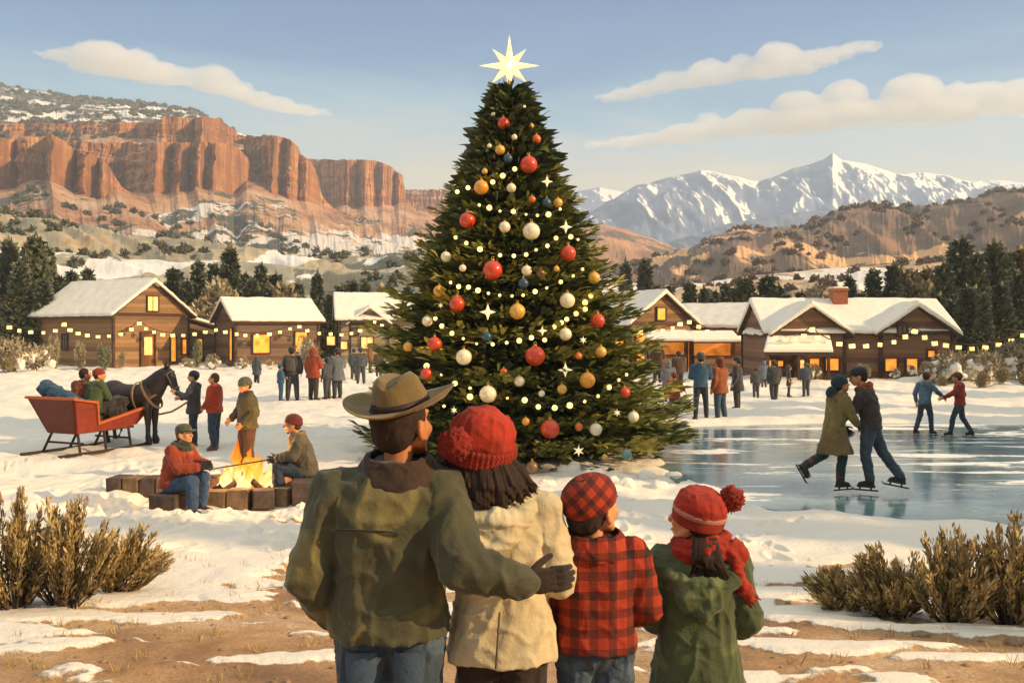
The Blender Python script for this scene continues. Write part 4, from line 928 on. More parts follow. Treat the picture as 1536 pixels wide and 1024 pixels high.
P0 = np.stack([np.cos(a)*rr, np.sin(a)*rr, zz+.1], 1); D = np.stack([np.cos(a), np.sin(a), _r.uniform(-.5, .5, n)], 1)
lv.add(P0, D, _r.uniform(.3, .5, n), _r.uniform(.10, .2, n), _r.normal(0, 1, (n, 3)), _r.uniform(.0, .28, n))  # inner needles take the darkest tints
D = _r.normal(0, .25, (30, 3)); D[:, 2] = 1; P0 = np.zeros((30, 3)); P0[:, 2] = TH*_r.uniform(.93, .985, 30); lv.add(P0, D, _r.uniform(.16, .3, 30), .05+0*D[:, 0], _r.normal(0, 1, (30, 3)), _r.uniform(.2, .6, 30))
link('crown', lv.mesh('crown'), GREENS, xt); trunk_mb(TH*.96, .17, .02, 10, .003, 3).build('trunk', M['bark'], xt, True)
def on_tree(px, py, push=.06):
    """point where the line of sight through px,py meets the crown surface"""
    best = None
    for Y in np.arange(14.2, 18.4, .02):
        p = P(px, py, Y); d = math.hypot(p.x-TX, p.y-TY)
        if d <= float(trad(p.z-TG))*.97+push: best = p; break
    return best or P(px, py, 17.6)
BM_ = {}
def bmat(h, met=.05):
    n = N('bauble'); co = n.coord('Object'); f = n.noise(co, 14, 3, .6); c = srgb(h); n.base(n.ramp(f, [(.35, tuple(x*.82 for x in c)), (.65, tuple(min(1, x*1.12) for x in c))])); n.set(Roughness=.32, Metallic=met, Coat_Weight=.3); return n.m
for k, h in dict(red='#c8401c', orange='#d8692c', gold='#d9a544', cream='#ecdcb8', amber='#e09a33', blue='#2c4a5c', brown='#7c5a36', teal='#6f9a9a').items(): BM_[k] = bmat(h)
BA = [(782,161,7,'cream'),(755,185,9,'red'),(740,172,3.5,'cream'),(797,189,4,'gold'),(771.5,206,4.5,'cream'),(804.5,209,7,'orange'),(734,219,3.5,'cream'),(750,225,7.5,'gold'),(762,238,7,'blue'),(793,247,13,'red'),(727,257,4.5,'gold'),(722,281,11,'amber'),(767,282,7,'cream'),(798,299,5.5,'orange'),(837,304,7,'gold'),(820,304,7,'blue'),(701,330.5,12,'red'),(757,340.5,8.5,'cream'),(797,347,13,'cream'),(852,380,12,'red'),(669,385,8,'cream'),(739,405,14.5,'red'),(694,402,5.5,'cream'),(790,406,8,'cream'),(834.6,403,4.5,'gold'),(811,410,7,'brown'),(891,416.6,9,'gold'),
(659,436.6,9,'amber'),(685.5,456,11.5,'red'),(776,467,12,'gold'),(851,450.7,11.5,'cream'),(641,481.6,8,'cream'),(848,501,9.5,'cream'),(896.5,481,11,'red'),(652,516.4,11.5,'red'),(695.7,535.4,12,'cream'),(802.6,533.7,15,'red'),(901.4,527.7,8.5,'gold'),(867.7,533.7,5.5,'orange'),(755.5,557,5.5,'orange'),(779,571.6,8,'cream'),(881,570,12,'amber'),(732,591,13,'cream'),(843,583.6,7.5,'gold'),(812.5,590,5,'cream'),(937,588.5,8.5,'red'),(950,625,8.5,'cream'),(825,643,14.5,'red'),(788.6,631.8,6,'amber'),(893.7,643.7,9.5,'cream'),(939.8,681,8,'teal'),(907,685,4.5,'gold'),(785,425,8,'blue'),(730,505,8,'blue'),(798,700,9,'brown'),(640,560,9,'red'),(612,520,7,'gold'),(868,640,6,'orange')]
def size(r): return 'large' if r >= 10.5 else ('middling' if r >= 7 else 'small')
tot = {}; cnt = {}
for b in BA: tot[(size(b[2]), b[3])] = tot.get((size(b[2]), b[3]), 0)+1
CN = {'cream': 'cream', 'red': 'red', 'orange': 'orange', 'gold': 'pale gold', 'amber': 'amber', 'blue': 'dark blue', 'brown': 'brown', 'teal': 'teal'}
for (px, py, r, c_n) in sorted(BA, key=lambda b: b[1]):
    key = (size(r), c_n); k = cnt.get(key, 0); cnt[key] = k+1; p = on_tree(px, py, .12); rad = r*p.y/FOC
    lab = f"{key[0]} {CN[c_n]} bauble on the decorated tree, " + (f"{ORD[k]} such one from the top" if tot[key] > 1 else "only one of that size")
    o = empty('bauble', p, 0, 1, lab, 'bauble', 'round baubles on the decorated tree')
    b = MB().ell((0, 0, 0), rad, seg=24, ring=14).build('ball', BM_[c_n], o, True)
    cp = MB(); cp.loft([(0, 0, rad*.93), (0, 0, rad*1.17)], [rad*.2, rad*.17], seg=10); cp.build('cap', M['brass'], o, True)
    MB().torus((0, 0, rad*1.28), rad*.13, rad*.035, Matrix.Rotation(PI/2, 3, 'X'), 12, 5).build('hook', M['brass'], o, True)
def star_mesh(n, R, r, th, name, mat, parent, c=(0, 0, 0), radii=None):
    mb = MB(); vs = [(0, -th, 0), (0, th, 0)]; c = Vector(c)
    for i in range(2*n):
        a = PI/2+PI*i/n; q = (radii[(i//2) % len(radii)] if radii else R) if i % 2 == 0 else r
        vs.append((q*math.cos(a), 0, q*math.sin(a)))
    m = 2*n; fs = []
    for i in range(m): j = (i+1) % m; fs += [(0, 2+j, 2+i), (1, 2+i, 2+j)]
    mb.add([Vector(v)+c for v in vs], fs); return mb.build(name, mat, parent)
SG = glow('#ffe2a0', .85, 'star_light')
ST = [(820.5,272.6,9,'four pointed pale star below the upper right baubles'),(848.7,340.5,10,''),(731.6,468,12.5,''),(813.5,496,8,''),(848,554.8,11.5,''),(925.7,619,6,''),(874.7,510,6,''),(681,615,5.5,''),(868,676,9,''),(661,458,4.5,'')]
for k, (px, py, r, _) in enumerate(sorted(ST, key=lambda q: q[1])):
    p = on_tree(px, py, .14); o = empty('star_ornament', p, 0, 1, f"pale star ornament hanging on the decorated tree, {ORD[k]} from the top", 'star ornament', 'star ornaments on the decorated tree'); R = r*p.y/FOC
    star_mesh(4 if r > 7.5 and px != 868 else 6, R, R*.36, R*.22, 'star', glow('#f3dfae', .38, 'star_self_glow'), o); MB().torus((0, 0, R*1.06), R*.1, R*.03, Matrix.Rotation(PI/2, 3, 'X'), 10, 5).build('hook', M['brass'], o, True)  # hanging stars are given a glow though they are no lamps
# the star at the top
tp = P(764, 99, 18.0); o = empty('tree_topper_star', tp, 0, 1, 'large glowing eight pointed star on top of the decorated tree', 'tree star')
k = 18/FOC; star_mesh(8, 46*k, 14*k, 6*k, 'star', glow('#ffe0a4', .66, 'star_glow'), o, (0, 0, 0), [46*k, 36*k, 46*k, 38*k, 38*k, 38*k, 46*k, 36*k])
star_mesh(8, 20*k, 5*k, 8*k, 'star_core', glow('#ffedb4', 1.0, 'star_heart'), o, (0, -.02, 0), [24*k, 17*k]*4)
MB().cap((0, 0, -.62), (0, 0, -.1), .03, seg=8).build('spike', M['brass'], o)
# light strings
GL = [('high on the tree, under the first large red bauble', [(686,286),(702,280),(739,271.5),(754,262),(772,252)]),
('in the upper third, above the large cream bauble', [(719,306),(734,310),(750,315),(770,315.5),(789,320),(806,321.5),(822.5,320),(840,312)]),
('sagging below the large cream bauble', [(683.5,354.5),(699.5,363),(720,372),(750,381),(770.7,382),(789,380),(804,373),(821,367),(834,355.5),(856,353.5),(867,357.6)]),
('above the middle, passing below the largest upper red bauble', [(676,422),(688,428),(702.7,429),(717,433.7),(732.6,438),(749.5,441),(768,442),(784.6,441),(802.6,435.5),(820,430),(841,421),(859.6,412),(873.6,402)]),
('short and steep at the right edge of the crown', [(850,477),(864,468.6),(877.5,462),(877.5,452),(886,442)]),
('across the middle, above the largest red bauble', [(653,476),(662.7,487),(678,498),(695,506),(715,513.6),(739,514.4),(760,512),(778.7,509),(797,504.5),(817,508),(831.5,488.3),(842,482)]),
('lowest on the tree, passing under the large cream bauble', [(640,547),(662,560),(682.4,573),(705,580),(705,593),(761,595),(787,598),(807.5,608),(832,609.6),(854.6,606),(877,600),(897,592),(913.7,579),(928,568),(939.7,560)]),
('between the hat brim and the lowest baubles', [(600,575),(620,590),(642,600),(666,607)])]
BULB = glow('#ffdf80', 1.35, 'bulb_light')
for lab, pts in GL:
    Q = [on_tree(a, b, .16) for a, b in pts]; o = empty('fairy_light_string', Q[0], 0, 1, 'string of small warm bulbs '+lab, 'light string', 'bulb strings on the decorated tree'); q = [p-Q[0] for p in Q]
    tb = []
    for i in range(len(q)-1): tb += [q[i], (q[i]+q[i+1])/2-Vector((0, 0, .02))]
    tb.append(q[-1]); MB().tube(tb, .008, 5).build('cord', CORD, o); rr = random.Random(len(pts))
    for p in q: MB().ell(p-Vector((0, 0, .02)), .034*rr.uniform(.6, 1.5), seg=10, ring=7).build('bulb', BULB, o, True)
# clumps of snow on the ground around the lowest boughs
def heap(px, py, wpx, hpx, label, mat=None, group='snow clumps under the decorated tree', name='snow_clump'):
    g = G(px, py); g.z = gzf(g.x, g.y); s = wpx*g.y/FOC/2; h = hpx*g.y/FOC; o = MB(); rr = random.Random(px*7+py)
    for j in range(5): o.ell((rr.uniform(-.55, .55)*s, rr.uniform(-.3, .3)*s, 0), (s*.5, s*.4, h*rr.uniform(.6, 1.1)))
    ob = rbuild(o, name, mat or M['snow'], None, max(.012, s*.07), 3, lambda co, no: co+no*(s*.10*fbm(co[:,0]*3/s, co[:,1]*3/s, co[:,2]*3/s, 4))[:, None])
    ob.location = g; return tag(ob, label, 'snow clump', group)
for k, q in enumerate([(820,728,34,12),(852,712,40,12),(895,722,44,14),(930,735,50,14),(862,742,40,12),(965,718,40,12),(995,735,44,12),(1010,712,36,10),(905,752,44,12),(1030,728,30,9)]):
    heap(*q, f"lump of snow under the lowest boughs, {ORD[k]} counting out from the red beanie")
print('xmas', time.time()-T0)
# ------------------------------------------------------------------ people
def V3(*a): return Vector(a)
def hand(mb, w, d, nrm, s=1.0, curl=.5, side=1, mitten=False, spread=.10):
    """palm + five bent fingers; w wrist, d direction, nrm back of the hand"""
    d = Vector(d).normalized(); nrm = Vector(nrm).normalized(); x = d.cross(nrm).normalized()*side
    pl = .085*s; c0 = Vector(w)
    for k in (-1.2, -.4, .4, 1.2): mb.cap(c0+x*k*.018*s+d*.01, c0+d*pl+x*k*.021*s, .017*s, .014*s, 8)
    mb.ell(c0+d*pl*.5, (.042*s, .018*s, .05*s), Matrix((x, nrm, d)).transposed())
    for k, ln in ((-1.5, .062), (-.5, .075), (.5, .08), (1.5, .07)):
        p = c0+d*pl+x*k*.0205*s; dd = (d+x*k*spread).normalized(); r = .0105*s*(1.15 if mitten else 1)
        for j in range(3):
            q = p+dd*ln*s*(.42, .33, .25)[j]; mb.cap(p, q, r*(1-.08*j), r*(.94-.08*j), 8); p = q; dd = (dd-nrm*curl*(.8+.35*j)).normalized()
    p = c0+d*.022*s+x*.034*s; dd = (d*.8+x*.62-nrm*.3).normalized()
    for j in range(3):
        q = p+dd*.031*s*(1, .85, .65)[j]; mb.cap(p, q, .0135*s*(1-.1*j), .0125*s*(1-.1*j), 8); p = q; dd = (dd+d*.35-nrm*curl*.3).normalized()
def headrot(yaw, pitch, roll=0): return (Matrix.Rotation(yaw, 3, 'Z') @ Matrix.Rotation(pitch, 3, 'X') @ Matrix.Rotation(roll, 3, 'Y'))
def head_shapes(mb, H, R, k=1.0):
    """H centre of the skull; local +y is the face"""
    def p(x, y, z): return H+R @ Vector((x, y, z))*k
    mb.ell(p(0, -.012, .015), (.074*k, .094*k, .090*k), R, 20, 14)
    mb.ell(p(0, .038, -.030), (.060*k, .058*k, .072*k), R, 18, 12)
    mb.ell(p(0, .056, -.082), (.036*k, .036*k, .032*k), R, 14, 10)
    for sx in (-1, 1):
        mb.cap(p(sx*.052, .01, -.055), p(sx*.02, .062, -.092), .024*k, .018*k, 10); mb.ell(p(sx*.036, .066, -.030), (.024*k, .022*k, .024*k), R, 12, 8)
        mb.ell(p(sx*.080, -.004, -.020), (.010*k, .022*k, .034*k), R @ Matrix.Rotation(sx*.3, 3, 'Z'), 12, 8)
    mb.cap(p(0, .088, .008), p(0, .114, -.034), .010*k, .0155*k, 10); mb.cap(p(-.03, .083, .022), p(.03, .083, .022), .011*k, .011*k, 8)
    mb.cap(p(-.015, .092, -.066), p(.015, .092, -.066), .0085*k, .0085*k, 8); mb.cap(p(-.012, .089, -.077), p(.012, .089, -.077), .008*k, .008*k, 8)
def person(label, loc, yaw, h=1.75, pose=None, top='#555', bot='#333', shoe=None, hat=None, hair='hair', coat=0, hood=None, collar=None, skin='skin', glove=None, vox=.016, hy=0, hp=0, hr=0,
           group=None, face=True, topmat=None, botmat=None, sleeve=None, bulk=1.0, skates=False, fingers=True, backpack=None, scarf=None, headk=1.12, cuff=None, beard=False, hemz=None, nrR=None, fold=None):
    q = dict(pel=(0,0,.93), chest=(0,.0,1.28), neck=(0,.0,1.455), shL=(-.175,0,1.405), shR=(.175,0,1.405), elL=(-.235,-.03,1.13), elR=(.235,-.03,1.13), wrL=(-.23,.06,.89), wrR=(.23,.06,.89),
             hipL=(-.09,0,.90), hipR=(.09,0,.90), knL=(-.10,.02,.49), knR=(.10,.02,.49), anL=(-.11,-.01,.085), anR=(.11,-.01,.085), toL=(-.15,1,0), toR=(.15,1,0), hdL=None, hdR=None)
    q.update(pose or {}); J = {k: (Vector(v) if v is not None else None) for k, v in q.items()}
    if vox > .02:
        for k_ in J:
            if J[k_] is not None and k_[:2] in ('sh', 'el', 'wr'): J[k_].x *= 1.13
    s = h/1.75; o = empty('person', loc, yaw, s, label, 'person', group)
    up = (J['neck']-J['chest']).normalized(); HR = headrot(hy, hp, hr); H = J['neck']+up*.075+HR @ Vector((0, .018, .105))
    sk = M[skin]; xa = (J['shR']-J['shL']).normalized(); tm = topmat or cloth(top, sc=5); bmx = botmat or cloth(bot, sc=6); sm_ = M[shoe or 'boot']; b = bulk; big = vox < .012
    mb = MB(); sp = [J['pel']+V3(0,0,-.06), J['pel']+V3(0,0,.05), (J['pel']+J['chest'])/2, J['chest'], J['neck']-up*.05]
    mb.loft(sp, [.12,.15,.13,.16,.09], [.09,.11,.095,.11,.07], 16, xa)
    mb.cap(J['neck']-up*.09, H+HR @ Vector((0, -.02, -.05)), .056, .055)
    for S_ in 'LR':
        mb.cap(J['sh'+S_], J['el'+S_], .052, .042); mb.cap(J['el'+S_], J['wr'+S_], .040, .028); mb.cap(J['hip'+S_], J['kn'+S_], .078, .055); mb.cap(J['kn'+S_], J['an'+S_], .052, .038)
        f = Vector(J['to'+S_]).normalized(); mb.cap(J['an'+S_]+V3(0,0,-.035), J['an'+S_]+f*.14+V3(0,0,-.045), .035, .028)
    head_shapes(mb, H, HR, headk); ex = MB(); gl = MB()
    for S_, sd in (('L', -1), ('R', 1)):
        d = J['hd'+S_] if J['hd'+S_] is not None else (J['wr'+S_]-J['el'+S_]); d = Vector(d).normalized(); nr = Vector(nrR if (nrR and S_ == 'R') else (sd, 0, .15)); nr = (nr-d*nr.dot(d)).normalized()
        (hand(gl if glove else ex, J['wr'+S_]+d*.02, d, nr, 1.12 if glove else 1.0, .5, -sd if d.z < 0 else sd, bool(glove)))
    rbuild(mb, 'body', sk, o, vox*.8, 3, None, ex if not glove else None)
    if glove: gl.build('glove', cloth(glove), o, True) if False else [None]
    if glove:
        hv = MB()
        for S_, sd in (('L', -1), ('R', 1)):
            g1 = MB(); d = Vector(J['hd'+S_] if J['hd'+S_] is not None else (J['wr'+S_]-J['el'+S_])).normalized(); nr = Vector(nrR if (nrR and S_ == 'R') else (sd, 0, .15)); nr = (nr-d*nr.dot(d)).normalized()
            g1.cap(J['wr'+S_]-d*.05, J['wr'+S_]+d*.03, .042, .036); hand(g1, J['wr'+S_]+d*.02, d, nr, 1.15, .5, -sd if d.z < 0 else sd, True) if not (nrR and S_ == 'R') else hand(g1, J['wr'+S_]+d*.015, d, nr, 1.15, .85, -1, True, -.02); g1.build('glove', cloth(glove), o, True)
    # trousers
    t = MB(); c0 = J['pel']; hm = (J['hipL']+J['hipR'])/2
    t.ell(hm+V3(0,-.005,.01), (.155*b, .118*b, .115)); t.loft([hm+V3(0,0,0), c0+V3(0,0,.10)], [.155*b,.15*b], [.115*b,.105*b], 16, xa)
    for S_ in 'LR':
        A, K, N_ = J['hip'+S_], J['kn'+S_], J['an'+S_]+(J['kn'+S_]-J['an'+S_]).normalized()*.04
        t.cap(A, K, .098*b, .072*b, 14); t.cap(K, N_, .072*b, .060*b, 14)
    rbuild(t, 'trousers', bmx, o, vox, 3, folds(.010, (11,11,6), h*3) if vox < .02 else None)
    for S_ in 'LR':
        m = MB(); A = J['an'+S_]; sh = (J['kn'+S_]-A).normalized(); f = Vector(J['to'+S_]).normalized(); dn = V3(0,0,-1) if sh.z > .9 else -sh; dn = (dn-f*dn.dot(f)).normalized()
        m.cap(A+sh*.08, A+dn*.01, .058, .056); m.loft([A-f*.055+dn*.035, A+f*.03+dn*.03, A+f*.11+dn*.042, A+f*.165+dn*.05], [.042,.05,.048,.03], [.045,.048,.038,.028], 12)
        m.box(A+f*.055+dn*.075, (.09, .25, .022), M=Matrix((f.cross(dn).normalized(), f, -dn)).transposed())
        bo = rbuild(m, 'boot' if not skates else 'skate', sm_, o, min(vox, .014), 2)
        if skates:
            bl = MB(); R = Matrix((f.cross(dn).normalized(), f, -dn)).transposed(); c_ = A+f*.06+dn*.125
            bl.box(c_, (.009, .34, .022), M=R); bl.cap(c_+f*.17, c_+f*.195-dn*.03, .006, .006, 6); bl.box(c_-f*.07-dn*.03, (.014, .022, .05), M=R); bl.box(c_+f*.08-dn*.03, (.014, .022, .05), M=R)
            bl.build('blade', M['dark'], bo)
            if cuff: rbuild(MB().cap(A+sh*.06, A+sh*.13, .066, .068), 'cuff', cloth(cuff), bo, .014, 1)
    # jacket / coat
    j = MB(); hem = (.86 if coat == 0 else (.62 if coat == 2 else .76)); seated = J['knL'].z > J['pel'].z-.2
    if seated: hem = J['pel'].z-.04
    else: hem = J['pel'].z-.93+hem
    hem = hemz if hemz else hem; fl = 1+.12*(coat > 0)+.12*(coat > 1); z0 = V3(J['pel'].x, J['pel'].y, hem)
    sp = [z0, z0+(c0-z0)*.5+V3(0,0,.02), c0+V3(0,0,.10), (c0+J['chest'])/2+V3(0,0,.06), J['chest'], J['chest']+(J['neck']-J['chest'])*.62, J['neck']-up*.02, J['neck']+up*.035]
    j.loft(sp, [.182*b*fl,.18*b*(1+.5*(fl-1)),.165*b,.175*b,.19*b,.185*b,.105*b,.075*b], [.145*b*fl,.14*b*(1+.5*(fl-1)),.128*b,.132*b,.135*b,.115*b,.09*b,.07*b], 22, xa, sq=2.3)
    for S_ in 'LR':
        a, e, w_ = J['sh'+S_], J['el'+S_], J['wr'+S_]; j.cap(a, e, .078*b, .064*b, 14); j.cap(e, w_-(w_-e).normalized()*.01, .064*b, .050*b, 14); j.cap(a, J['neck']-up*.06, .072*b, .07*b, 12)
    if hood:
        hb = J['neck']-up*.01+HR @ V3(0, -.085, 0)*.9
        for k, a in enumerate(np.linspace(-2.2, 2.2, 7)): j.ell(J['neck']+up*.015+V3(math.sin(a)*.088, -math.cos(a)*.078-.012, -.012*math.cos(a)), (.042, .042, .040))
        j.ell(J['neck']+V3(0, -.115, -.055), (.095, .05, .085)); 
    rbuild(j, 'coat' if coat else 'jacket', tm, o, vox, 3, folds(fold or (.013 if vox < .02 else .006), (8,8,5), h*7))
    if collar:
        cm = MB()
        for a in np.linspace(0, 2*PI, 12, endpoint=False): cm.ell(J['neck']+up*.03+V3(math.sin(a)*.078, math.cos(a)*.075, .012), (.034, .034, .034))
        rbuild(cm, 'collar', cloth(collar), o, min(vox, .014), 3)
    if scarf: sc = MB(); sc.torus(J['neck']+up*.035, .082, .036, Matrix.Rotation(.15, 3, 'X'), 20, 10, .95); rbuild(sc, 'scarf', cloth(scarf), o, min(vox, .014), 3, folds(.008, (14,14,14)))
    def hp_(x, y, z): return H+HR @ Vector((x, y, z))*headk
    k = headk
    if hair != 'none':
        hm_ = MB(); hm_.ell(hp_(0, -.022, .022), (.083*k, .096*k, .098*k), HR, 20, 14); hm_.ell(hp_(0, -.052, -.025), (.072*k, .058*k, .065*k), HR, 16, 12)
        def trim(co, no):
            M3 = np.array(HR.transposed()); L = (co-np.array(H)) @ M3.T; ff = L[:, 1]-.045*k-np.maximum(0, -.01-L[:, 2])*-.6; cut = np.clip((L[:, 1]-(.048 if True else 0)*k)*1.0, 0, None)
            L[:, 1] -= cut*.92*(L[:, 2] < .075*k); L[:, 0] *= 1-.12*((L[:, 1] > .0) & (L[:, 2] < .0)); L += 0; side = (L[:, 2] < -.03*k) & (L[:, 1] > -.01*k); L[side, 1] -= (L[side, 1]+.01*k)*.8
            return L @ M3+np.array(H)+no*(.006*fbm(co[:,0]*40, co[:,1]*40, co[:,2]*14, 2))[:, None]
        rbuild(hm_, 'hair', M[hair], o, .010 if vox < .02 else .016, 2, trim)
    if hat:
        kind, hc = hat[0], hat[1]; hmx = hat[2] if len(hat) > 2 and not isinstance(hat[2], str) else cloth(hc, sc=14); hm_ = MB()
        if kind == 'beanie' or kind == 'pom':
            T = HR @ Matrix.Rotation(.22, 3, 'X'); hm_.loft([H+T @ V3(0, -.012, z)*k for z in (.012, .05, .085, .112, .128, .134)], [r*k for r in (.094,.096,.086,.064,.036,.01)], [r*k for r in (.110,.112,.10,.074,.042,.012)], 22, frames=[(T @ V3(1,0,0), T @ V3(0,1,0))]*6)
            ht = rbuild(hm_, 'beanie', hmx, o, min(vox, .013), 3, folds(.005, (20,20,5))); c2 = MB(); c2.loft([H+T @ V3(0, -.012, z)*k for z in (-.005, .0, .035, .04)], [r*k for r in (.098,.103,.103,.098)], [r*k for r in (.112,.118,.118,.113)], 24, frames=[(T @ V3(1,0,0), T @ V3(0,1,0))]*4)
            rbuild(c2, 'cuff', hmx, ht, min(vox, .011), 2)
            if kind == 'pom': rbuild(MB().ell(hp_(0, -.04, .155), .034*k), 'pompom', hmx, ht, .011, 1, folds(.012, (60,60,60)))
        elif kind == 'cap':
            hm_.loft([hp_(0, -.012, z) for z in (.02, .06, .095, .118, .126)], [r*k for r in (.090,.091,.078,.046,.01)], [r*k for r in (.106,.106,.092,.056,.012)], 22, frames=[(HR @ V3(1,0,0), HR @ V3(0,1,0))]*5)
            ht = rbuild(hm_, 'cap', hmx, o, .012, 2); v = MB(); R = HR @ Matrix.Rotation(-.12, 3, 'X'); bd = hat[2] if len(hat) > 2 and isinstance(hat[2], str) else 'front'
            v.ell(hp_(0, .125 if bd == 'front' else -.15, .032), (.066*k, .072*k, .010*k), R, 18, 8); rbuild(v, 'visor', hmx, ht, .008, 1)
        elif kind == 'skull':
            T = HR @ Matrix.Rotation(.25, 3, 'X'); hm_.loft([H+T @ V3(0, -.008, z)*k for z in (.005, .02, .05, .085, .108, .120, .124)], [r*k for r in (.088,.096,.097,.086,.062,.036,.01)], [r*k for r in (.102,.112,.113,.1,.072,.042,.012)], 24, frames=[(T @ V3(1,0,0), T @ V3(0,1,0))]*7); rbuild(hm_, 'beanie', hmx, o, .009, 2)
        elif kind == 'hood':
            hm_.ell(hp_(0, -.022, .012), (.098*k, .115*k, .118*k), HR, 20, 14); hm_.ell(hp_(0, -.05, -.06), (.09*k, .085*k, .09*k), HR, 18, 12)
            rbuild(hm_, 'hood', hmx, o, min(vox, .014), 3, folds(.008, (16,16,12)))
    if face:
        for sx in (-1, 1):
            e_ = MB(); e_.ell(hp_(sx*.030, .084, .0), (.0095*k, .006*k, .0062*k), HR, 10, 7); e_.build('eye', M['dark'], o, True)
            bw = MB(); bw.cap(hp_(sx*.016, .094, .017), hp_(sx*.046, .086, .021), .0042*k, .003*k, 6); bw.build('eyebrow', M[hair if hair != 'none' else 'hair'], o, True)
        MB().cap(hp_(-.018, .0985, -.071), hp_(.018, .0985, -.071), .0030*k, .0030*k, 6).build('mouth', plain('#8c4632', .6, .1, 8, key='lips'), o, True)
        if beard: rbuild(MB().ell(hp_(0, .062, -.098), (.034*k, .03*k, .026*k), HR), 'beard', M[hair], o, .009, 1)
    if backpack:
        bp = MB(); bp.loft([J['chest']+V3(0, -.20, z) for z in (-.30, -.26, -.1, .07, .12)], [.11,.145,.15,.13,.09], [.06,.085,.085,.07,.04], 18, xa, sq=3)
        bk = rbuild(bp, 'backpack', cloth(backpack), None, .016, 2); bk.parent = o
    return o, J, H, HR
def place(px, pyf, h=None, htop=None):
    """feet at a pixel; height from the head's pixel row"""
    g = G(px, pyf); g.z = gzf(g.x, g.y); Y = g.y
    for _ in range(6): Y = FOC*(HC-g.z)/(pyf-PY0); g = V3((px-PX0)/FOC*Y, Y, gzf((px-PX0)/FOC*Y, Y))
    hh = (pyf-htop)*Y/FOC if htop else h; return g, hh
BACK, RIGHT, LEFT, FRONT = 0.0, -PI/2, PI/2, PI
def crowd(px, pyf, pyt, yaw, label, group, **k):
    g, hh = place(px, pyf, htop=pyt); kw = dict(vox=.024, face=False, bulk=1.32, headk=1.22); kw.update(k); return person(label, g, yaw, hh/1.03, group=group, **kw)
GL_ = 'onlookers in front of the cabins'; GR_ = 'onlookers by the market stalls'
folded = dict(elL=(-.24,.03,1.12), elR=(.24,.03,1.12), wrL=(-.09,.20,1.10), wrR=(.09,.22,1.12)); hung = {}
talk = dict(elR=(.25,.05,1.14), wrR=(.16,.28,1.15)); stand2 = dict(anL=(-.14,-.02,.085), anR=(.16,.03,.085), knL=(-.12,.0,.49), knR=(.14,.03,.49))
crowd(385, 574, 531, BACK-.3, 'person in a grey blue hooded coat standing alone before the long shed', GL_, top='#54606e', bot='#3c4048', coat=2, hat=('hood', '#4d5866'))
crowd(421, 601, 545, RIGHT+.4, 'child in a bright blue snowsuit beside the person with the grey backpack', GL_, top='#3f6a92', bot='#3f6488', hat=('beanie', '#3c5f82'), pose=folded)
crowd(438, 601, 519, BACK, 'person in dark grey clothes with a grey backpack, beside the blue snowsuit child', GL_, top='#4d4a46', bot='#4a4846', backpack='#5c5a56', hair='hair', hat=('beanie', '#35332f'), pose={**stand2, 'elR': (.27,-.02,1.14), 'wrR': (.25,.08,.93)})
crowd(470, 600, 521, BACK-.4, 'person in a rust orange hooded parka facing the smaller grey child', GL_, top='#b5481f', bot='#4a4238', coat=1, hat=('hood', '#a8431c'), pose=talk)
crowd(491, 598, 534, LEFT-.5, 'child in dark grey held by the hand of the orange parka', GL_, top='#4f5254', bot='#474a4c', hat=('hood', '#494c4e'), pose=talk)
crowd(506, 598, 522, LEFT-.9, 'person in a light grey coat with a dark eared hat', GL_, top='#70767a', bot='#43484c', coat=2, hat=('beanie', '#4a3a30'), pose=folded)
crowd(531, 570, 522, BACK, 'small grey figure before the grey hall, behind the light grey coat', GL_, top='#66686a', bot='#5c5e60', hat=('beanie', '#55565a'), coat=1)
crowd(541, 576, 520, BACK+.2, 'tall grey figure before the grey hall, next to the small grey figure', GL_, top='#5d6266', bot='#53585c', hat=('beanie', '#4e5154'), pose=stand2)
crowd(555, 566, 521, RIGHT, 'person in a faded orange brown coat at the edge of the decorated tree', GL_, top='#9a6236', bot='#6a5644', coat=1, hat=('hood', '#a8693c'))
crowd(568, 566, 524, BACK, 'person in a dusky brown coat between the faded orange coat and the tree', GL_, top='#7b5a48', bot='#5a4a40', coat=1, hat=('beanie', '#6e4c3c'))
# right hand groups
crowd(986, 582, 519, BACK-.2, 'person in a dark brown jacket at the counter of the first stall', GR_, top='#55382a', bot='#46362c', hat=('beanie', '#4a3026'), pose=folded)
crowd(1003, 602, 540, BACK, 'person in a pale grey hooded coat behind the child in red', GR_, top='#8d8c8c', bot='#7b7a7a', coat=2, hat=('hood', '#8a8988'))
crowd(1018, 590, 526, BACK+.2, 'person in a brown jacket at the counter of the second stall', GR_, top='#5c4030', bot='#4a3a30', hat=('beanie', '#4c3428'), pose=folded)
crowd(1011, 628, 559, BACK+.25, 'small child in a red orange coat with arms held out', GR_, top='#b8452a', bot='#5c5350', coat=1, hat=('beanie', '#8d4030'), pose=dict(elL=(-.27,-.02,1.16), wrL=(-.33,.02,.95), elR=(.29,.05,1.2), wrR=(.42,.1,1.06)))
crowd(1051, 629, 527, BACK, 'person in a blue jacket with the hood down next to the orange coat', GR_, top='#39607c', bot='#28333f', hood=True, hat=('beanie', '#5a584a'), pose={**folded, **stand2}, bulk=1.08)
crowd(1080, 628, 532, LEFT-.9, 'person in a mustard orange hooded coat and blue jeans', GR_, top='#a8581f', bot='#44586a', shoe='brownboot', coat=1, hat=('hood', '#8e4420'), pose=dict(knR=(.16,.04,.5), anR=(.22,.0,.085), knL=(-.12,.0,.5), **talk))
crowd(1106, 612, 533, LEFT-.5, 'person in a long charcoal coat with a brown hand raised, beside the mustard coat', GR_, top='#3f3a38', bot='#36322f', coat=2, hat=('beanie', '#34383c'), pose=talk)
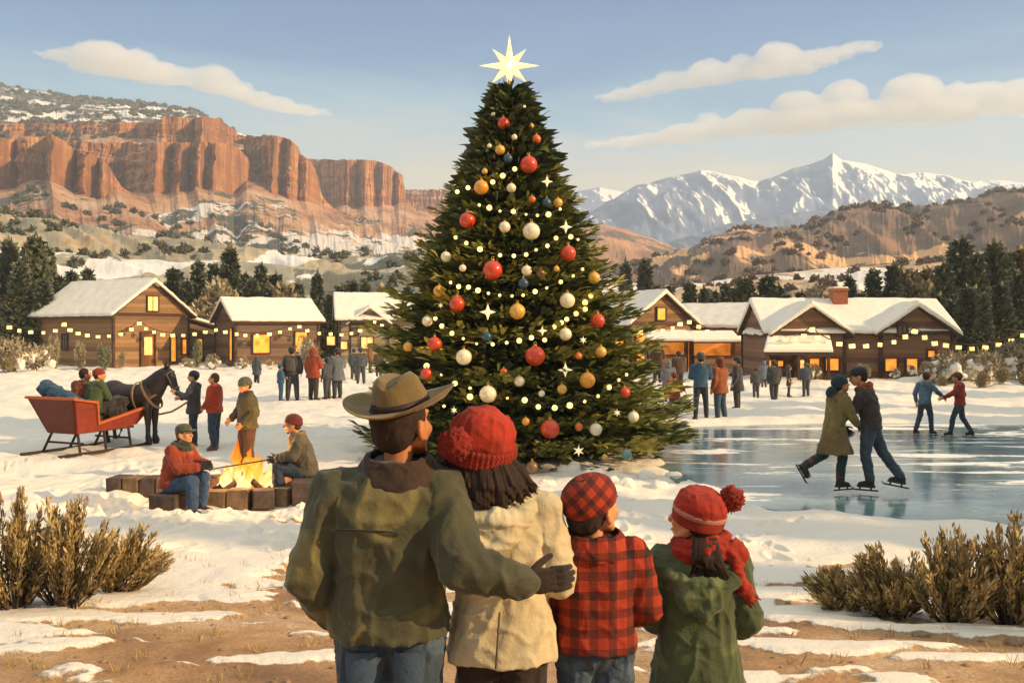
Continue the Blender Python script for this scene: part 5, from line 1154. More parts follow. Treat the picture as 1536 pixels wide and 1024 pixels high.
crowd(1134, 593, 546, BACK, 'child in a grey jacket and red brown cap near the porch', GR_, top='#5d5a58', bot='#55524f', hat=('beanie', '#7a3c28'))
crowd(1146, 583, 541, BACK, 'person in a pale slate coat partly hidden behind the child in grey', GR_, top='#8b949c', bot='#6e767c', coat=2, hat=('hood', '#8b949c'))
crowd(1161, 602, 539, BACK+.1, 'person in a dark slate coat before the lodge porch', GR_, top='#4a4a4a', bot='#45484a', hat=('beanie', '#54473c'), coat=1, pose=dict(anL=(-.05,0,.085), anR=(.07,0,.085)))
crowd(1183, 596, 548, RIGHT, 'thin person in a long dark coat before the lodge door', GR_, top='#4d5052', bot='#4d5052', coat=2, hat=('hood', '#54565a'), bulk=.8)
crowd(1209, 595, 544, BACK, 'child in blue grey with a green cap under the lodge window', GR_, top='#565c60', bot='#505558', hat=('beanie', '#5d6658'))
# ------------------------------------------------------------------ pond skaters
def fix(o, px, Y, z=0.0): o.location = ((px-PX0)/FOC*Y, Y, z)
Ys = 13.45; k = Ys/FOC; ZI = .018
hman = 184*k/1.0
o, *_ = person('man skater in a brown jacket, orange hood and black cap, leaning to the woman', (0,0,0), PI/2-.55, 1.77, top='#463930', bot='#46555f', shoe='boot', hat=('cap', '#26323a'), hair='hair', vox=.013, skates=True, collar=None, hy=.25, hp=-.22,
  group='skating couple', pose=dict(pel=(0,-.02,.95), chest=(0,.03,1.28), neck=(0,.08,1.455), shL=(-.18,.04,1.40), shR=(.18,.04,1.40), elL=(-.24,.17,1.15), wrL=(-.14,.38,.98), elR=(.30,.0,1.17), wrR=(.24,.05,.98),
  hipL=(-.09,-.02,.92), hipR=(.09,-.02,.92), knL=(-.12,.02,.53), anL=(-.10,-.04,.15), knR=(.16,-.16,.54), anR=(.13,-.42,.20), toL=(-.05,1,0), toR=(0,1,.12)), bulk=1.06, glove='#2b211c')
fix(o, 1303, Ys, ZI)
J_ = V3(0,.08,1.455); hd = MB()
for a in np.linspace(0, 2*PI, 12, endpoint=False): hd.ell(J_+V3(math.sin(a)*.10, math.cos(a)*.085-.01, .02-.04*math.cos(a)), (.048, .045, .04))
hd.ell(J_+V3(0, -.10, -.02), (.10, .05, .06)); rbuild(hd, 'hood', cloth('#a8481c'), o, .012, 3, folds(.008, (12,12,12)))
o, *_ = person('woman skater in a mustard coat and dark teal hat, one skate lifted behind her', (0,0,0), RIGHT+.35, 1.66, top='#8f7a42', bot='#2c3e48', shoe='boot', hair='hair', vox=.013, skates=True, coat=1, hood=True, hy=-.15, hp=.18, cuff='#9a4424',
  group='skating couple', hat=('beanie', '#1f3640'), pose=dict(pel=(0,.0,.95), chest=(0,.06,1.27), neck=(0,.10,1.44), shL=(-.165,.07,1.39), shR=(.165,.07,1.39), elL=(-.23,.10,1.12), wrL=(-.16,.28,.95), elR=(.23,.14,1.13), wrR=(.12,.32,1.02),
  hipL=(-.085,0,.92), hipR=(.085,0,.92), knR=(.08,.08,.54), anR=(.08,.03,.16), knL=(-.10,-.10,.56), anL=(-.10,-.46,.40), toL=(0,.55,-.85), toR=(0,1,0)), bulk=1.02, glove='#3c4a52')
fix(o, 1252, Ys-.05, ZI)
bun = MB().ell(V3(0, -.055, 1.52), (.06, .085, .075)); bun.ell(V3(0, -.10, 1.49), (.05, .06, .07)); rbuild(bun, 'hat_tail', cloth('#1f3640'), o, .012, 2)
crt = MB().loft([V3(0,0,z) for z in (.58,.64,.80,.94)], [.285,.268,.215,.165], [.265,.245,.19,.13], 20, (1,0,0)); rbuild(crt, 'coat_skirt', cloth('#80683a'), o, .013, 2, folds(.012, (9,9,3)))
crl = MB().torus(V3(0,.10,1.455), .085, .03, Matrix.Rotation(.2, 3, 'X'), 18, 8); rbuild(crl, 'fur_collar', cloth('#b39a62'), o, .011, 2, folds(.012, (40,40,40)))
k2 = place(1388, 653)[0].y
o, *_ = person('child skater in a pale blue jacket with arms out, beside the red jacket', (0,0,0), RIGHT+.5, 1.37, top='#70899a', bot='#4d5a63', hat=('beanie', '#4a3424'), vox=.018, skates=True, hood=True, face=False, group='children skating by the bank',
  pose=dict(chest=(0,.05,1.27), neck=(0,.08,1.45), elR=(.30,.14,1.22), wrR=(.32,.36,1.06), elL=(-.28,-.05,1.15), wrL=(-.28,.0,.92), knL=(-.12,-.04,.52), anL=(-.12,-.24,.12), knR=(.10,.13,.52), anR=(.10,.16,.11)))
fix(o, 1387, 20.6, ZI)
o, *_ = person('child skater in a red jacket gliding, one hand stretched to the pale blue jacket', (0,0,0), LEFT-.6, 1.38, top='#b23a1c', bot='#46525a', hat=('beanie', '#7d4424'), vox=.018, skates=True, hood=True, face=True, group='children skating by the bank',
  pose=dict(chest=(0,.03,1.27), neck=(0,.05,1.45), elL=(-.28,.12,1.2), wrL=(-.28,.36,1.08), elR=(.27,-.05,1.15), wrR=(.28,.0,.9), knL=(-.10,.16,.53), anL=(-.10,.22,.12), knR=(.12,-.04,.52), anR=(.12,-.28,.13)))
fix(o, 1440, 20.2, ZI)
print('people1', time.time()-T0)
# ------------------------------------------------------------------ group by the fire
GF = 'people around the campfire'
def put(px, pyf, pyt, yaw, label, group, **k):
    g, hh = place(px, pyf, htop=pyt); kw = dict(vox=.014); kw.update(k); return person(label, g, yaw, hh/1.02, group=group, **kw)
put(291, 669, 556, LEFT+.25, 'boy in a dark jacket and navy beanie reaching toward the horse nose', 'boys by the horse', top='#45474a', bot='#2c3946', hat=('beanie', '#242c36'), hood=True, coat=1, hy=.1, pose=dict(elL=(-.22,.16,1.18), wrL=(-.16,.36,1.26), elR=(.23,.12,1.13), wrR=(.12,.30,1.12)), bulk=1.12, shoe='brownboot')
put(322, 674, 558, LEFT-.15, 'brown haired boy in a bright red orange jacket beside the boy in dark', 'boys by the horse', top='#bd4118', bot='#33475a', hair='hair2', hood=True, hy=.15, shoe='brownboot', bulk=1.18, pose=dict(elL=(-.25,.03,1.12), wrL=(-.13,.20,.98), elR=(.26,.0,1.12), wrR=(.20,.13,.93), knR=(.15,.05,.49), anR=(.18,.06,.085), anL=(-.13,-.06,.085)))
put(371, 716, 566, LEFT+.65, 'man in an olive jacket and grey beanie standing behind the flames, looking down', GF, top='#5b5433', bot='#5b3a24', hat=('beanie', '#5c6250'), scarf='#6b2416', collar='#3c3524', hy=.1, hp=-.35, shoe='brownboot', bulk=1.2, hair='hair2',
    pose=dict(elR=(.30,.02,1.16), wrR=(.24,.20,1.02), elL=(-.31,-.02,1.14), wrL=(-.19,.14,.97), knR=(.14,.04,.5), anR=(.18,.02,.085), knL=(-.12,.02,.49), anL=(-.15,.0,.085)))
SIT = dict(pel=(0,0,.40), chest=(0,.09,.74), neck=(0,.15,.915), shL=(-.17,.10,.865), shR=(.17,.10,.865), hipL=(-.09,.03,.38), hipR=(.09,.03,.38), knL=(-.12,.40,.50), knR=(.13,.40,.47), anL=(-.12,.36,.085), anR=(.13,.40,.085), toL=(-.1,1,0), toR=(.1,1,0))
def sit(px, pyf, yaw, label, group, h, dz=0, pose=None, **k):
    g, _ = place(px, pyf, h=1); g.z += dz; q = dict(SIT); q.update(pose or {}); kw = dict(vox=.012); kw.update(k); return person(label, g, yaw, h, pose=q, group=group, **kw)
def seat(px, pyf, size, rz, label, dz=0, group='stone seats by the campfire', name='stone_stool', nblk=1):
    g, _ = place(px, pyf, h=1); o = empty(name, g, rz, 1, label, 'stone seat', group); rr = random.Random(px); w_ = size[0]/nblk
    for i in range(nblk):
        MB().bevbox((-size[0]/2+w_*(i+.5), 0, size[2]/2-.02), (w_-.012, size[1]*rr.uniform(.94, 1.04), size[2]*rr.uniform(.93, 1.04)), .022, 0, .008, rr).build('stone_block', M['stone' if i % 2 else 'stone2'], o)
    return o
s1, J1, H1, R1 = sit(260, 769, RIGHT-.30, 'seated boy in a rust red jacket, green hood and cap', GF, 1.62, 0, dict(elL=(-.22,.26,.66), wrL=(-.10,.46,.68), elR=(.22,.24,.64), wrR=(.10,.45,.66)), top='#a53c18', bot='#3c587c', hat=('cap', '#565a44'), hood=False, collar='#3c4029', glove='#2a2522', hy=-.1, hp=.12, hair='hair2', bulk=1.18, shoe='boot')
hd = MB(); Jn = J1['neck']
for a in np.linspace(0, 2*PI, 14, endpoint=False): hd.ell(Jn+V3(math.sin(a)*.105, math.cos(a)*.09-.01, .005-.03*math.cos(a)), (.05, .05, .045))
hd.ell(Jn+V3(0, -.11, -.05), (.11, .06, .08)); rbuild(hd, 'hood', cloth('#414a30'), s1, .012, 3, folds(.01, (12,12,12)))
seat(257, 771, (.40, .40, .30), -.25, 'squared stone seat under the boy in the rust red jacket')
s2, J2, H2, R2 = sit(460, 749, LEFT+.22, 'seated bearded man in a grey tan jacket and maroon beanie holding a roasting stick', GF, 1.66, 0, dict(elL=(-.23,.20,.66), wrL=(-.11,.40,.62), elR=(.23,.20,.64), wrR=(.08,.36,.60)), top='#6b6048', bot='#3e4a5c', hat=('beanie', '#7a2618'), hood=True, glove='#262a38', hy=.05, hp=-.05, hair='hair2', beard=True, bulk=1.2, shoe='boot')
hd = MB(); Jn = J2['neck']
for a in np.linspace(.6, 2*PI-.6, 12): hd.ell(Jn+V3(math.sin(a)*.095, math.cos(a)*.085-.015, .01-.03*math.cos(a)), (.045, .045, .04))
rbuild(hd, 'hood', cloth('#b58a4a'), s2, .012, 3, folds(.01, (12,12,12)))
seat(464, 753, (.46, .42, .30), .2, 'squared stone seat under the man with the roasting stick')
seat(217, 750, (.95, .36, .27), -.12, 'long low bench of stone blocks left of the fire pit', nblk=4, name='stone_bench')
# fire pit
FX, FY = (372-PX0)/FOC*12.8, 12.8; FG = gzf(FX, FY); fp = empty('fire_pit', (FX, FY, FG), 0, 1, 'low squarish ring of stone blocks holding the campfire', 'fire pit'); rr = random.Random(5); nB = 15
def sup(a, r, e=3.4): ca, sa = math.cos(a), math.sin(a); q = (abs(ca)**e+abs(sa)**e)**(-1/e)*r; return q*ca, q*sa
for i in range(nB):
    a = 2*PI*(i+.5)/nB; x, y = sup(a, .64); x2, y2 = sup(a+.05, .64); t = math.atan2(y2-y, x2-x)
    MB().bevbox((x*1.06, y, .115), (.285*rr.uniform(.95, 1.02), .24, .25*rr.uniform(.93, 1.05)), .02, t, .007, rr).build('stone_block', M['stone' if i % 3 else 'stone2'], fp)
bed = MB(); 
for i in range(40): a = rr.uniform(0, 6.28); q = rr.uniform(0, .5); bed.ell((math.cos(a)*q, math.sin(a)*q, .10), (.09, .09, .07))
rbuild(bed, 'ash_bed', plain('#2a1a12', .95, .4, 12, key='ash'), fp, .02, 2, lambda co, no: co+no*(.02*fbm(co[:,0]*12, co[:,1]*12, 0, 3))[:, None])
EMB = glow('#ff6a1c', 2.0, 'ember')
em = MB()
for i in range(46): a = rr.uniform(0, 6.28); q = rr.uniform(0, .34); em.box((math.cos(a)*q, math.sin(a)*q, .185), (.045, .04, .03), rr.uniform(0, 3))
tag(em.build('embers', EMB, fp), kind='stuff')
for i in range(5):
    a = 2*PI*i/5+.4; lg = MB(); p0 = V3(math.cos(a)*.40, math.sin(a)*.40, .17); p1 = V3(-math.cos(a+.5)*.06, -math.sin(a+.5)*.06, .36); lg.cap(p0, p1, .045, .038, 10); o = lg.build('log', plain('#3a2417', .95, .4, 9, key='charred_log'), None, True); o.location = fp.location
    tag(o, ['charred log leaning in the fire with its end to the pond', 'charred log leaning in the fire at the back', 'charred log leaning in the fire toward the seated boy', 'charred log leaning in the fire at the near stones', 'charred log leaning in the fire by the seated man'][i], 'log', 'logs in the campfire')
FLM = N('flame'); FLM.t.nodes.remove(FLM.b); co = FLM.coord('Object'); sp = FLM.n('SeparateXYZ'); FLM.l(co, sp.inputs[0])
em_ = FLM.n('Emission'); tr_ = FLM.n('BsdfTransparent'); mxs = FLM.n('MixShader'); lw = FLM.n('LayerWeight'); lw.inputs[0].default_value = .5
nn = FLM.noise(FLM.coord('Object', (9, 9, 4)), 1.0, 4, .6, .8)
hh = FLM.math('ADD', FLM.math('MULTIPLY', sp.outputs[2], 1.35), FLM.math('MULTIPLY', FLM.math('SUBTRACT', nn, .5), 1.0))
cl = FLM.ramp(hh, [(.12, srgb('#ffe9a0')), (.34, srgb('#ffc24a')), (.58, srgb('#ff8f24')), (.9, srgb('#e65512'))]); FLM.l(cl, em_.inputs[0]); em_.inputs[1].default_value = 1.0
al = FLM.math('ADD', FLM.math('MULTIPLY', lw.outputs['Facing'], .75), FLM.math('MULTIPLY', FLM.math('MAXIMUM', FLM.math('SUBTRACT', hh, .55), 0.0), .9))
FLM.l(FLM.math('MINIMUM', al, 1.0), mxs.inputs[0]); FLM.l(em_.outputs[0], mxs.inputs[1]); FLM.l(tr_.outputs[0], mxs.inputs[2]); FLM.l(mxs.outputs[0], FLM.out.inputs[0])
fl = empty('campfire_flames', (FX, FY, FG+.15), 0, 1, 'bright yellow and orange flames rising from the logs in the stone ring', 'fire')
for i, (x, y, h, r, b_) in enumerate([(0,0,.62,.11,.04),(-.12,.03,.74,.10,-.05),(.12,-.05,.50,.10,.06),(-.24,-.04,.36,.08,-.05),(.24,.03,.34,.08,.05),(.03,-.14,.44,.09,.0),(-.08,-.16,.28,.07,.03),(.34,-.02,.22,.06,.03),(-.33,.03,.24,.06,-.02),(.04,.12,.56,.09,.03)]):
    pts = []; rad = []
    for k in range(13):
        t = k/12; pts.append((x+b_*t*1.2+.035*math.sin(t*7+i)*t, y+.03*math.cos(t*6+i*2)*t, h*t)); rad.append(max(.003, r*(math.sin(PI*(t*.78+.18))**1.3)*(1-t**3)))
    mb = MB(); mb.tube(pts, rad, 14)
    link('flame', remesh(mb, .014, 3, lambda co, no: co+no*(.022*fbm(co[:,0]*14, co[:,1]*14, co[:,2]*6, 3))[:, None]), FLM.m, fl)
pl = bpy.data.lights.new('campfire_light', 'POINT'); pl.energy = 130; pl.color = (1, .5, .16); pl.shadow_soft_size = .22; po = bpy.data.objects.new('campfire_light', pl); COL.objects.link(po); po.location = (FX, FY-.0, FG+.55)
# roasting stick
w1 = s2.matrix_basis @ (J2['wrL']+V3(0,.07,-.01)); tipp = V3((300-PX0)/FOC*12.6, 12.45, .56); tipp = P(318, 703, 12.5)
MB().cap(w1+(w1-tipp)*.18, tipp, .011, .008, 8).build('stick', M['bark']).name = 'roasting_stick'
tag(bpy.data.objects['roasting_stick'], 'long thin roasting stick reaching from the bearded man over the flames', 'stick')
# ------------------------------------------------------------------ sleigh
SLA = math.radians(-24); g, _ = place(86, 684, h=1); sl = empty('sleigh', g, SLA, .90, 'red wooden sleigh on dark runners carrying two passengers', 'sleigh')
RED = plain('#84301a', .6, .25, 5, key='red_paint'); ORG = plain('#b35a24', .55, .2, 6, key='orange_rail'); DK = plain('#2f2219', .8, .25, 7, key='dark_wood')
def fx(z): return .40+.24*(z-.42)/.70
prof = [(-.17,1.13),(.42,1.03),(.60,.58),(1.92,.86),(1.62,.50),(1.45,.44),(.10,.42)]
for sx in (-1, 1):
    mb = MB(); a = [V3(sx*fx(z), y, z) for y, z in prof]; b = [V3(sx*(fx(z)-.05), y, z) for y, z in prof]; n_ = len(a)
    mb.add(a+b, [tuple(range(n_)), tuple(reversed(range(n_, 2*n_)))]+[(i, i+n_, (i+1) % n_+n_, (i+1) % n_) for i in range(n_)]); mb.build('side_panel', RED, sl)
    rl = MB(); e = [V3(sx*(fx(z)+.0), y, z+.015) for y, z in prof[:4]]
    for i in range(3): 
        d = e[i+1]-e[i]; M3 = Matrix((V3(1,0,0), d.normalized(), V3(1,0,0).cross(d.normalized()))).transposed(); rl.box((e[i]+e[i+1])/2, (.09, d.length+.05, .045), M=M3)
    rl.build('rail', ORG, sl)
bp_ = MB(); bp_.add([(-fx(1.13), -.17, 1.13), (fx(1.13), -.17, 1.13), (fx(.42), .10, .42), (-fx(.42), .10, .42), (-fx(1.13), -.12, 1.13), (fx(1.13), -.12, 1.13), (fx(.42), .15, .42), (-fx(.42), .15, .42)], [(0,1,2,3),(7,6,5,4),(0,4,5,1),(1,5,6,2),(2,6,7,3),(3,7,4,0)]); bp_.build('back_panel', plain('#5c2012', .65, .25, 5, key='red_paint'), sl)  # back panel's red is darkened in the colour for its shaded side
MB().box((0, -.15, 1.15), (2*fx(1.13)+.1, .09, .05)).build('top_rail', ORG, sl)
MB().box((0, .86, .44), (.78, 1.5, .05)).build('floor_board', DK, sl)
MB().add([(-fx(.5), 1.60, .48), (fx(.5), 1.60, .48), (fx(.84), 1.90, .84), (-fx(.84), 1.90, .84), (-fx(.5), 1.65, .48), (fx(.5), 1.65, .48), (fx(.84), 1.95, .84), (-fx(.84), 1.95, .84)], [(0,1,2,3),(7,6,5,4),(0,4,5,1),(1,5,6,2),(2,6,7,3),(3,7,4,0)]).build('dashboard', RED, sl)
MB().bevbox((0, .55, .62), (.86, .42, .26), .04).build('seat', DK, sl)
for sx in (-1, 1):
    x = sx*.52; pts = [(x, -.42, .03), (x, .2, .025), (x, 1.0, .025), (x, 1.75, .04), (x, 2.05, .13), (x, 2.13, .27), (x, 2.08, .36)]
    MB().tube(pts, [.032]*5+[.028, .022], 8).build('runner', DK, sl)
    for y in (.15, .8, 1.45): MB().cap((x, y-.05, .04), (sx*.36, y+.03, .43), .028, .028, 8).build('strut', DK, sl)
for y in (.2, 1.4): MB().cap((-.5, y, .22), (.5, y, .22), .022, .022, 8).build('cross_bar', DK, sl)
W = sl.matrix_basis
rseat = dict(elL=(-.22,.18,.66), wrL=(-.12,.36,.58), elR=(.22,.18,.66), wrR=(.10,.36,.58))
for (lx, lab, tc_, hat_, hc, hyw) in ((-.22, 'bareheaded sleigh passenger in an orange brown hooded jacket beside the blue sack', '#9c4a1e', None, 'hair', -.6), (.24, 'sleigh passenger in a green coat and rust red beanie', '#4f5f33', ('beanie', '#9c3318'), 'hair', -.95)):
    p_ = W @ V3(lx*.9, .66, .50); q = dict(SIT); q.update(rseat); person(lab, p_, SLA, 1.56, pose=q, top=tc_, bot='#332b28', hat=hat_, hair=hc, hood=True, hy=hyw, vox=.015, bulk=1.15, group='sleigh passengers')
sk_ = MB(); rr = random.Random(3)
for i in range(9): sk_.ell(V3(-.46+.105*i, .12+rr.uniform(-.02, .03), 1.31-.034*i+rr.uniform(-.02, .02)), (.15, .15, .18-.007*i))
sk_.ell((-.1, .16, 1.04), (.48, .15, .20)); o = rbuild(sk_, 'blue_sack', cloth('#2f5878', sc=5), None, .018, 4, folds(.028, (5,5,5), 4)); o.location = sl.location; o.rotation_euler = sl.rotation_euler; o.scale = sl.scale; tag(o, 'bulging dark blue sack heaped in the back of the red sleigh', 'sack')
bl = MB()
for i in range(12): bl.ell(V3(rr.uniform(-.34, .34), rr.uniform(.92, 1.35), rr.uniform(.84, .98)), (.2, .2, .13))
bl.ell((0, 1.15, .80), (.50, .42, .16)); o = rbuild(bl, 'lap_blanket', cloth('#2a211e', sc=5), None, .018, 4, folds(.025, (6,6,6), 1)); o.location = sl.location; o.rotation_euler = sl.rotation_euler; o.scale = sl.scale; tag(o, 'dark blanket spread over the laps of the sleigh passengers', 'blanket')
# ------------------------------------------------------------------ horse
g, _ = place(203, 664, h=1); HS = .79; hv = V3(g.x, g.y, g.z)
hr_ = empty('horse', hv, math.radians(-14), HS, 'dark brown horse in tan harness standing beside the red sleigh', 'horse')
mb = MB(); HX = (1, 0, 0)
mb.loft([V3(-.98,0,1.22), V3(-.88,0,1.22), V3(-.62,0,1.22), V3(-.25,0,1.15), V3(.08,0,1.14), V3(.36,0,1.17), V3(.52,0,1.18), V3(.60,0,1.16)], [.10,.24,.31,.30,.30,.27,.22,.12], [.12,.27,.33,.33,.34,.36,.30,.15], 20, frames=[(V3(0,1,0), V3(0,0,1))]*8)
mb.ell((-.62,0,1.32), (.32,.27,.26)); mb.ell((.28,0,1.38), (.26,.14,.16))
for sy in (-1, 1):
    mb.ell((.42,sy*.16,1.08), (.17,.10,.26)); mb.ell((-.62,sy*.15,1.10), (.24,.14,.30))
    mb.cap((.44,sy*.15,.98), (.46,sy*.14,.56), .125, .078); mb.ell((.46,sy*.14,.53), (.08,.072,.09)); mb.cap((.46,sy*.14,.52), (.46,sy*.14,.17), .064, .06); mb.cap((.46,sy*.14,.20), (.50,sy*.14,.09), .072, .088)
    mb.cap((-.58,sy*.15,1.0), (-.52,sy*.16,.82), .16, .105); mb.cap((-.52,sy*.16,.82), (-.74,sy*.15,.54), .10, .062); mb.cap((-.75,sy*.15,.53), (-.70,sy*.15,.17), .054, .045); mb.cap((-.70,sy*.15,.16), (-.66,sy*.15,.10), .058, .055)
nk = [V3(.40,0,1.28), V3(.58,0,1.46), V3(.76,0,1.66), V3(.90,-.0,1.80)]; mb.loft(nk, [.19,.17,.135,.105], [.36,.30,.235,.16], 18, (0,1,0))
hd0, hd1 = V3(.92,-.0,1.82), V3(1.24,-.05,1.24); dh = (hd1-hd0).normalized(); mb.loft([hd0-dh*.06, hd0+dh*.06, hd0+dh*.24, hd0+dh*.44, hd1-dh*.04, hd1+dh*.03], [.06,.105,.10,.075,.065,.035], [.08,.145,.135,.10,.085,.05], 16, (0,1,0))
mb.ell(hd0+dh*.20+V3(-.07,0,-.08), (.12,.075,.11)); 
for sy in (-1, 1): mb.ell(hd0+dh*.17+V3(.06, sy*.085, .05), (.035,.022,.03)); mb.ell(hd1+V3(.0, sy*.04, -.0), (.035,.022,.03))
body = rbuild(mb, 'body', plain('#2b1d18', .5, .35, 4, key='horse_coat', bumps=.15), hr_, .022, 4)
for sy in (-1, 1):
    e_ = MB(); b0 = hd0+V3(-.02, sy*.055, .06); e_.loft([b0, b0+V3(.01, sy*.02, .08), b0+V3(.03, sy*.025, .15), b0+V3(.045, sy*.015, .20)], [.032,.042,.028,.004], [.022,.022,.016,.003], 10); e_.build('ear', plain('#241813', .6, .3, 6, key='horse_ear'), hr_, True)
    MB().ell(hd0+dh*.17+V3(.075, sy*.100, .045), (.018,.010,.016)).build('eye', plain('#0c0908', .15, .1, 5, key='eye'), hr_, True)
mn = MB(); 
for i in range(22): t = i/21; p0 = V3(.36+.55*t, 0, 1.56+.38*t) if True else 0; sd = -1 if i % 2 else 1; mn.cap(p0+V3(-.02,0,-.02), p0+V3(-.06,-.07+.02*sd,-.15), .034, .014, 8)
mn.cap(hd0+V3(.0,0,.10), hd0+dh*.16+V3(.10,0,.04), .035, .014, 8); rbuild(mn, 'mane', plain('#17100d', .8, .4, 20, key='horse_hair'), hr_, .012, 2)
tl = MB()
for i in range(7): a = i*.9; tl.tube([V3(-.96,0,1.32), V3(-1.08,.02*math.sin(a),1.20), V3(-1.12+.03*math.cos(a),.05*math.sin(a),.85), V3(-1.10+.05*math.cos(a),.07*math.sin(a),.50)], [.04,.05,.04,.008], 8)
rbuild(tl, 'tail', plain('#17100d', .8, .4, 20, key='horse_hair'), hr_, .016, 2)
for x_, y_ in ((.50,.14),(.50,-.14),(-.66,.15),(-.66,-.15)): MB().loft([(x_-.01,y_,-.0), (x_-.02,y_,.10)], [.082,.060], [.072,.055], 14).build('hoof', plain('#191310', .6, .2, 8, key='hoof'), hr_)
TANL = plain('#9a7746', .7, .2, 9, key='harness_leather'); GRL = plain('#77736a', .6, .2, 9, key='bridle')
def strap(c, rx, rz, tilt, w_, mat, name, thick=.012):
    mb = MB(); R = Matrix.Rotation(tilt, 3, 'Y'); vs = []
    for i in range(28):
        a = 2*PI*i/28
        for dx, k_ in ((-w_, 1), (w_, 1), (w_, 1.06), (-w_, 1.06)): vs.append(V3(*c)+R @ V3(dx, rx*k_*math.cos(a), rz*k_*math.sin(a)))
    fs = [(i*4+k_, ((i+1) % 28)*4+k_, ((i+1) % 28)*4+(k_+1) % 4, i*4+(k_+1) % 4) for i in range(28) for k_ in range(4)]; mb.add(vs, fs); return mb.build(name, mat, hr_)
strap((.46,0,1.24), .255, .40, -.62, .030, TANL, 'collar_strap'); strap((.14,0,1.16), .315, .365, -.12, .024, TANL, 'girth_strap'); strap((.50,0,1.10), .22, .26, .9, .02, TANL, 'breast_strap')
def hstrap(t, r1_, r2_, w_=.012):
    c = hd0+dh*t; mb = MB(); X = V3(0,1,0); Y = dh.cross(X); vs = []
    for i in range(20):
        a = 2*PI*i/20
        for q_, k_ in ((-w_, 1), (w_, 1), (w_, 1.08), (-w_, 1.08)): vs.append(c+X*r1_*k_*math.cos(a)+Y*r2_*k_*math.sin(a)+dh*q_)
    mb.add(vs, [(i*4+k_, ((i+1) % 20)*4+k_, ((i+1) % 20)*4+(k_+1) % 4, i*4+(k_+1) % 4) for i in range(20) for k_ in range(4)]); mb.build('bridle_strap', GRL, hr_)
hstrap(.50, .084, .112); hstrap(.08, .112, .150)
for sy in (-1, 1): MB().tube([hd0+dh*.08+V3(.0, sy*.112, .0), hd0+dh*.3+V3(.01, sy*.105, .0), hd0+dh*.50+V3(.0, sy*.086, 0)], .010, 6).build('cheek_strap', GRL, hr_)
# shafts and lead rope
sh0 = W @ V3(.50, 1.82, .70); MB().tube([sh0, P(215, 611, 18.9), P(243, 602, 18.95)], .028, 8).build('shaft', TANL).name = 'sleigh_shaft'; tag(bpy.data.objects['sleigh_shaft'], 'tan wooden shaft running from the sleigh front along the horse flank', 'shaft')
nose = hr_.matrix_basis @ V3(1.2, -.06, 1.2); q0 = P(206, 612, 18.9)
rp = MB(); rp.tube([P(212, 616, 18.85), P(225, 620, 18.8), P(240, 621, 18.7), P(258, 617, 18.5), P(270, 610, 18.3), P(281, 603, 18.15)], .020, 7); o = rp.build('curved_rein', TANL, None, True); tag(o, 'curved tan rein hanging between the horse and the boy in dark', 'rein')
print('left', time.time()-T0)
# ------------------------------------------------------------------ the family seen from behind
FG_ = 'family watching the tree'; GZ = gzf(0, 3.5)
def fam(px, Y): return ((px-PX0)/FOC*Y, Y, GZ)
olive = cloth('#5a583a', .40, 3.6, hue2='#8f834e', key='olive'); cream = cloth('#efdcae', .18, 3.2, hue2='#fff0c4', key='cream'); jean = cloth('#3f5468', .35, 7, hue2='#5a7186', key='jean')
hatm = cloth('#8f7440', .30, 4, hue2='#b4914c', key='felt'); knit = cloth('#c23a1e', .30, 9, hue2='#d9512c', key='knit'); green = cloth('#56633c', .32, 3.6, hue2='#7b8450', key='green')
def knitmat(hexc, key):
    n = N(key); c = tuple(x*.7 for x in srgb(hexc)); co = n.coord('Object'); f = n.noise(co, 9, 3, .6)
    w_ = n.n('TexWave'); w_.inputs['Scale'].default_value = 48; w_.inputs['Distortion'].default_value = 1.2; w_.bands_direction = 'DIAGONAL'; n.l(co, w_.inputs[0])
    n.base(n.mix(n.math('MULTIPLY', w_.outputs['Fac'], .22), n.ramp(f, [(.38, tuple(x*.7 for x in c)), (.6, tuple(min(1, x*1.2) for x in c))]), tuple(x*.55 for x in c))); n.set(Roughness=.95, Sheen_Weight=.05); n.bump(w_.outputs['Fac'], .4, .008); return n.m
RKN = knitmat('#bb3318', 'red_knit'); RKN2 = knitmat('#a92d15', 'red_knit')
# father
fa, J, H, HR = person('man in a brown ranch hat and olive jacket seen from behind, arm round the woman', fam(584, 3.5), 0, 1.715, group=FG_, topmat=olive, botmat=jean, hair='hair', glove='#3a2618', vox=.0095, hy=-.60, hp=.10, bulk=1.26, hemz=.845, fold=.013, headk=1.22, skin='skin2',
  nrR=(0,-1,.1), pose=dict(neck=(.035,.0,1.455), chest=(.01,0,1.28), shL=(-.20,0,1.365), shR=(.205,-.01,1.365), elL=(-.30,-.06,1.07), wrL=(-.235,.07,.87), elR=(.29,-.20,1.13), wrR=(.51,-.19,1.075), hdR=(1,.06,.10)))
def hp2(x, y, z): return H+HR @ V3(x, y, z)*1.22
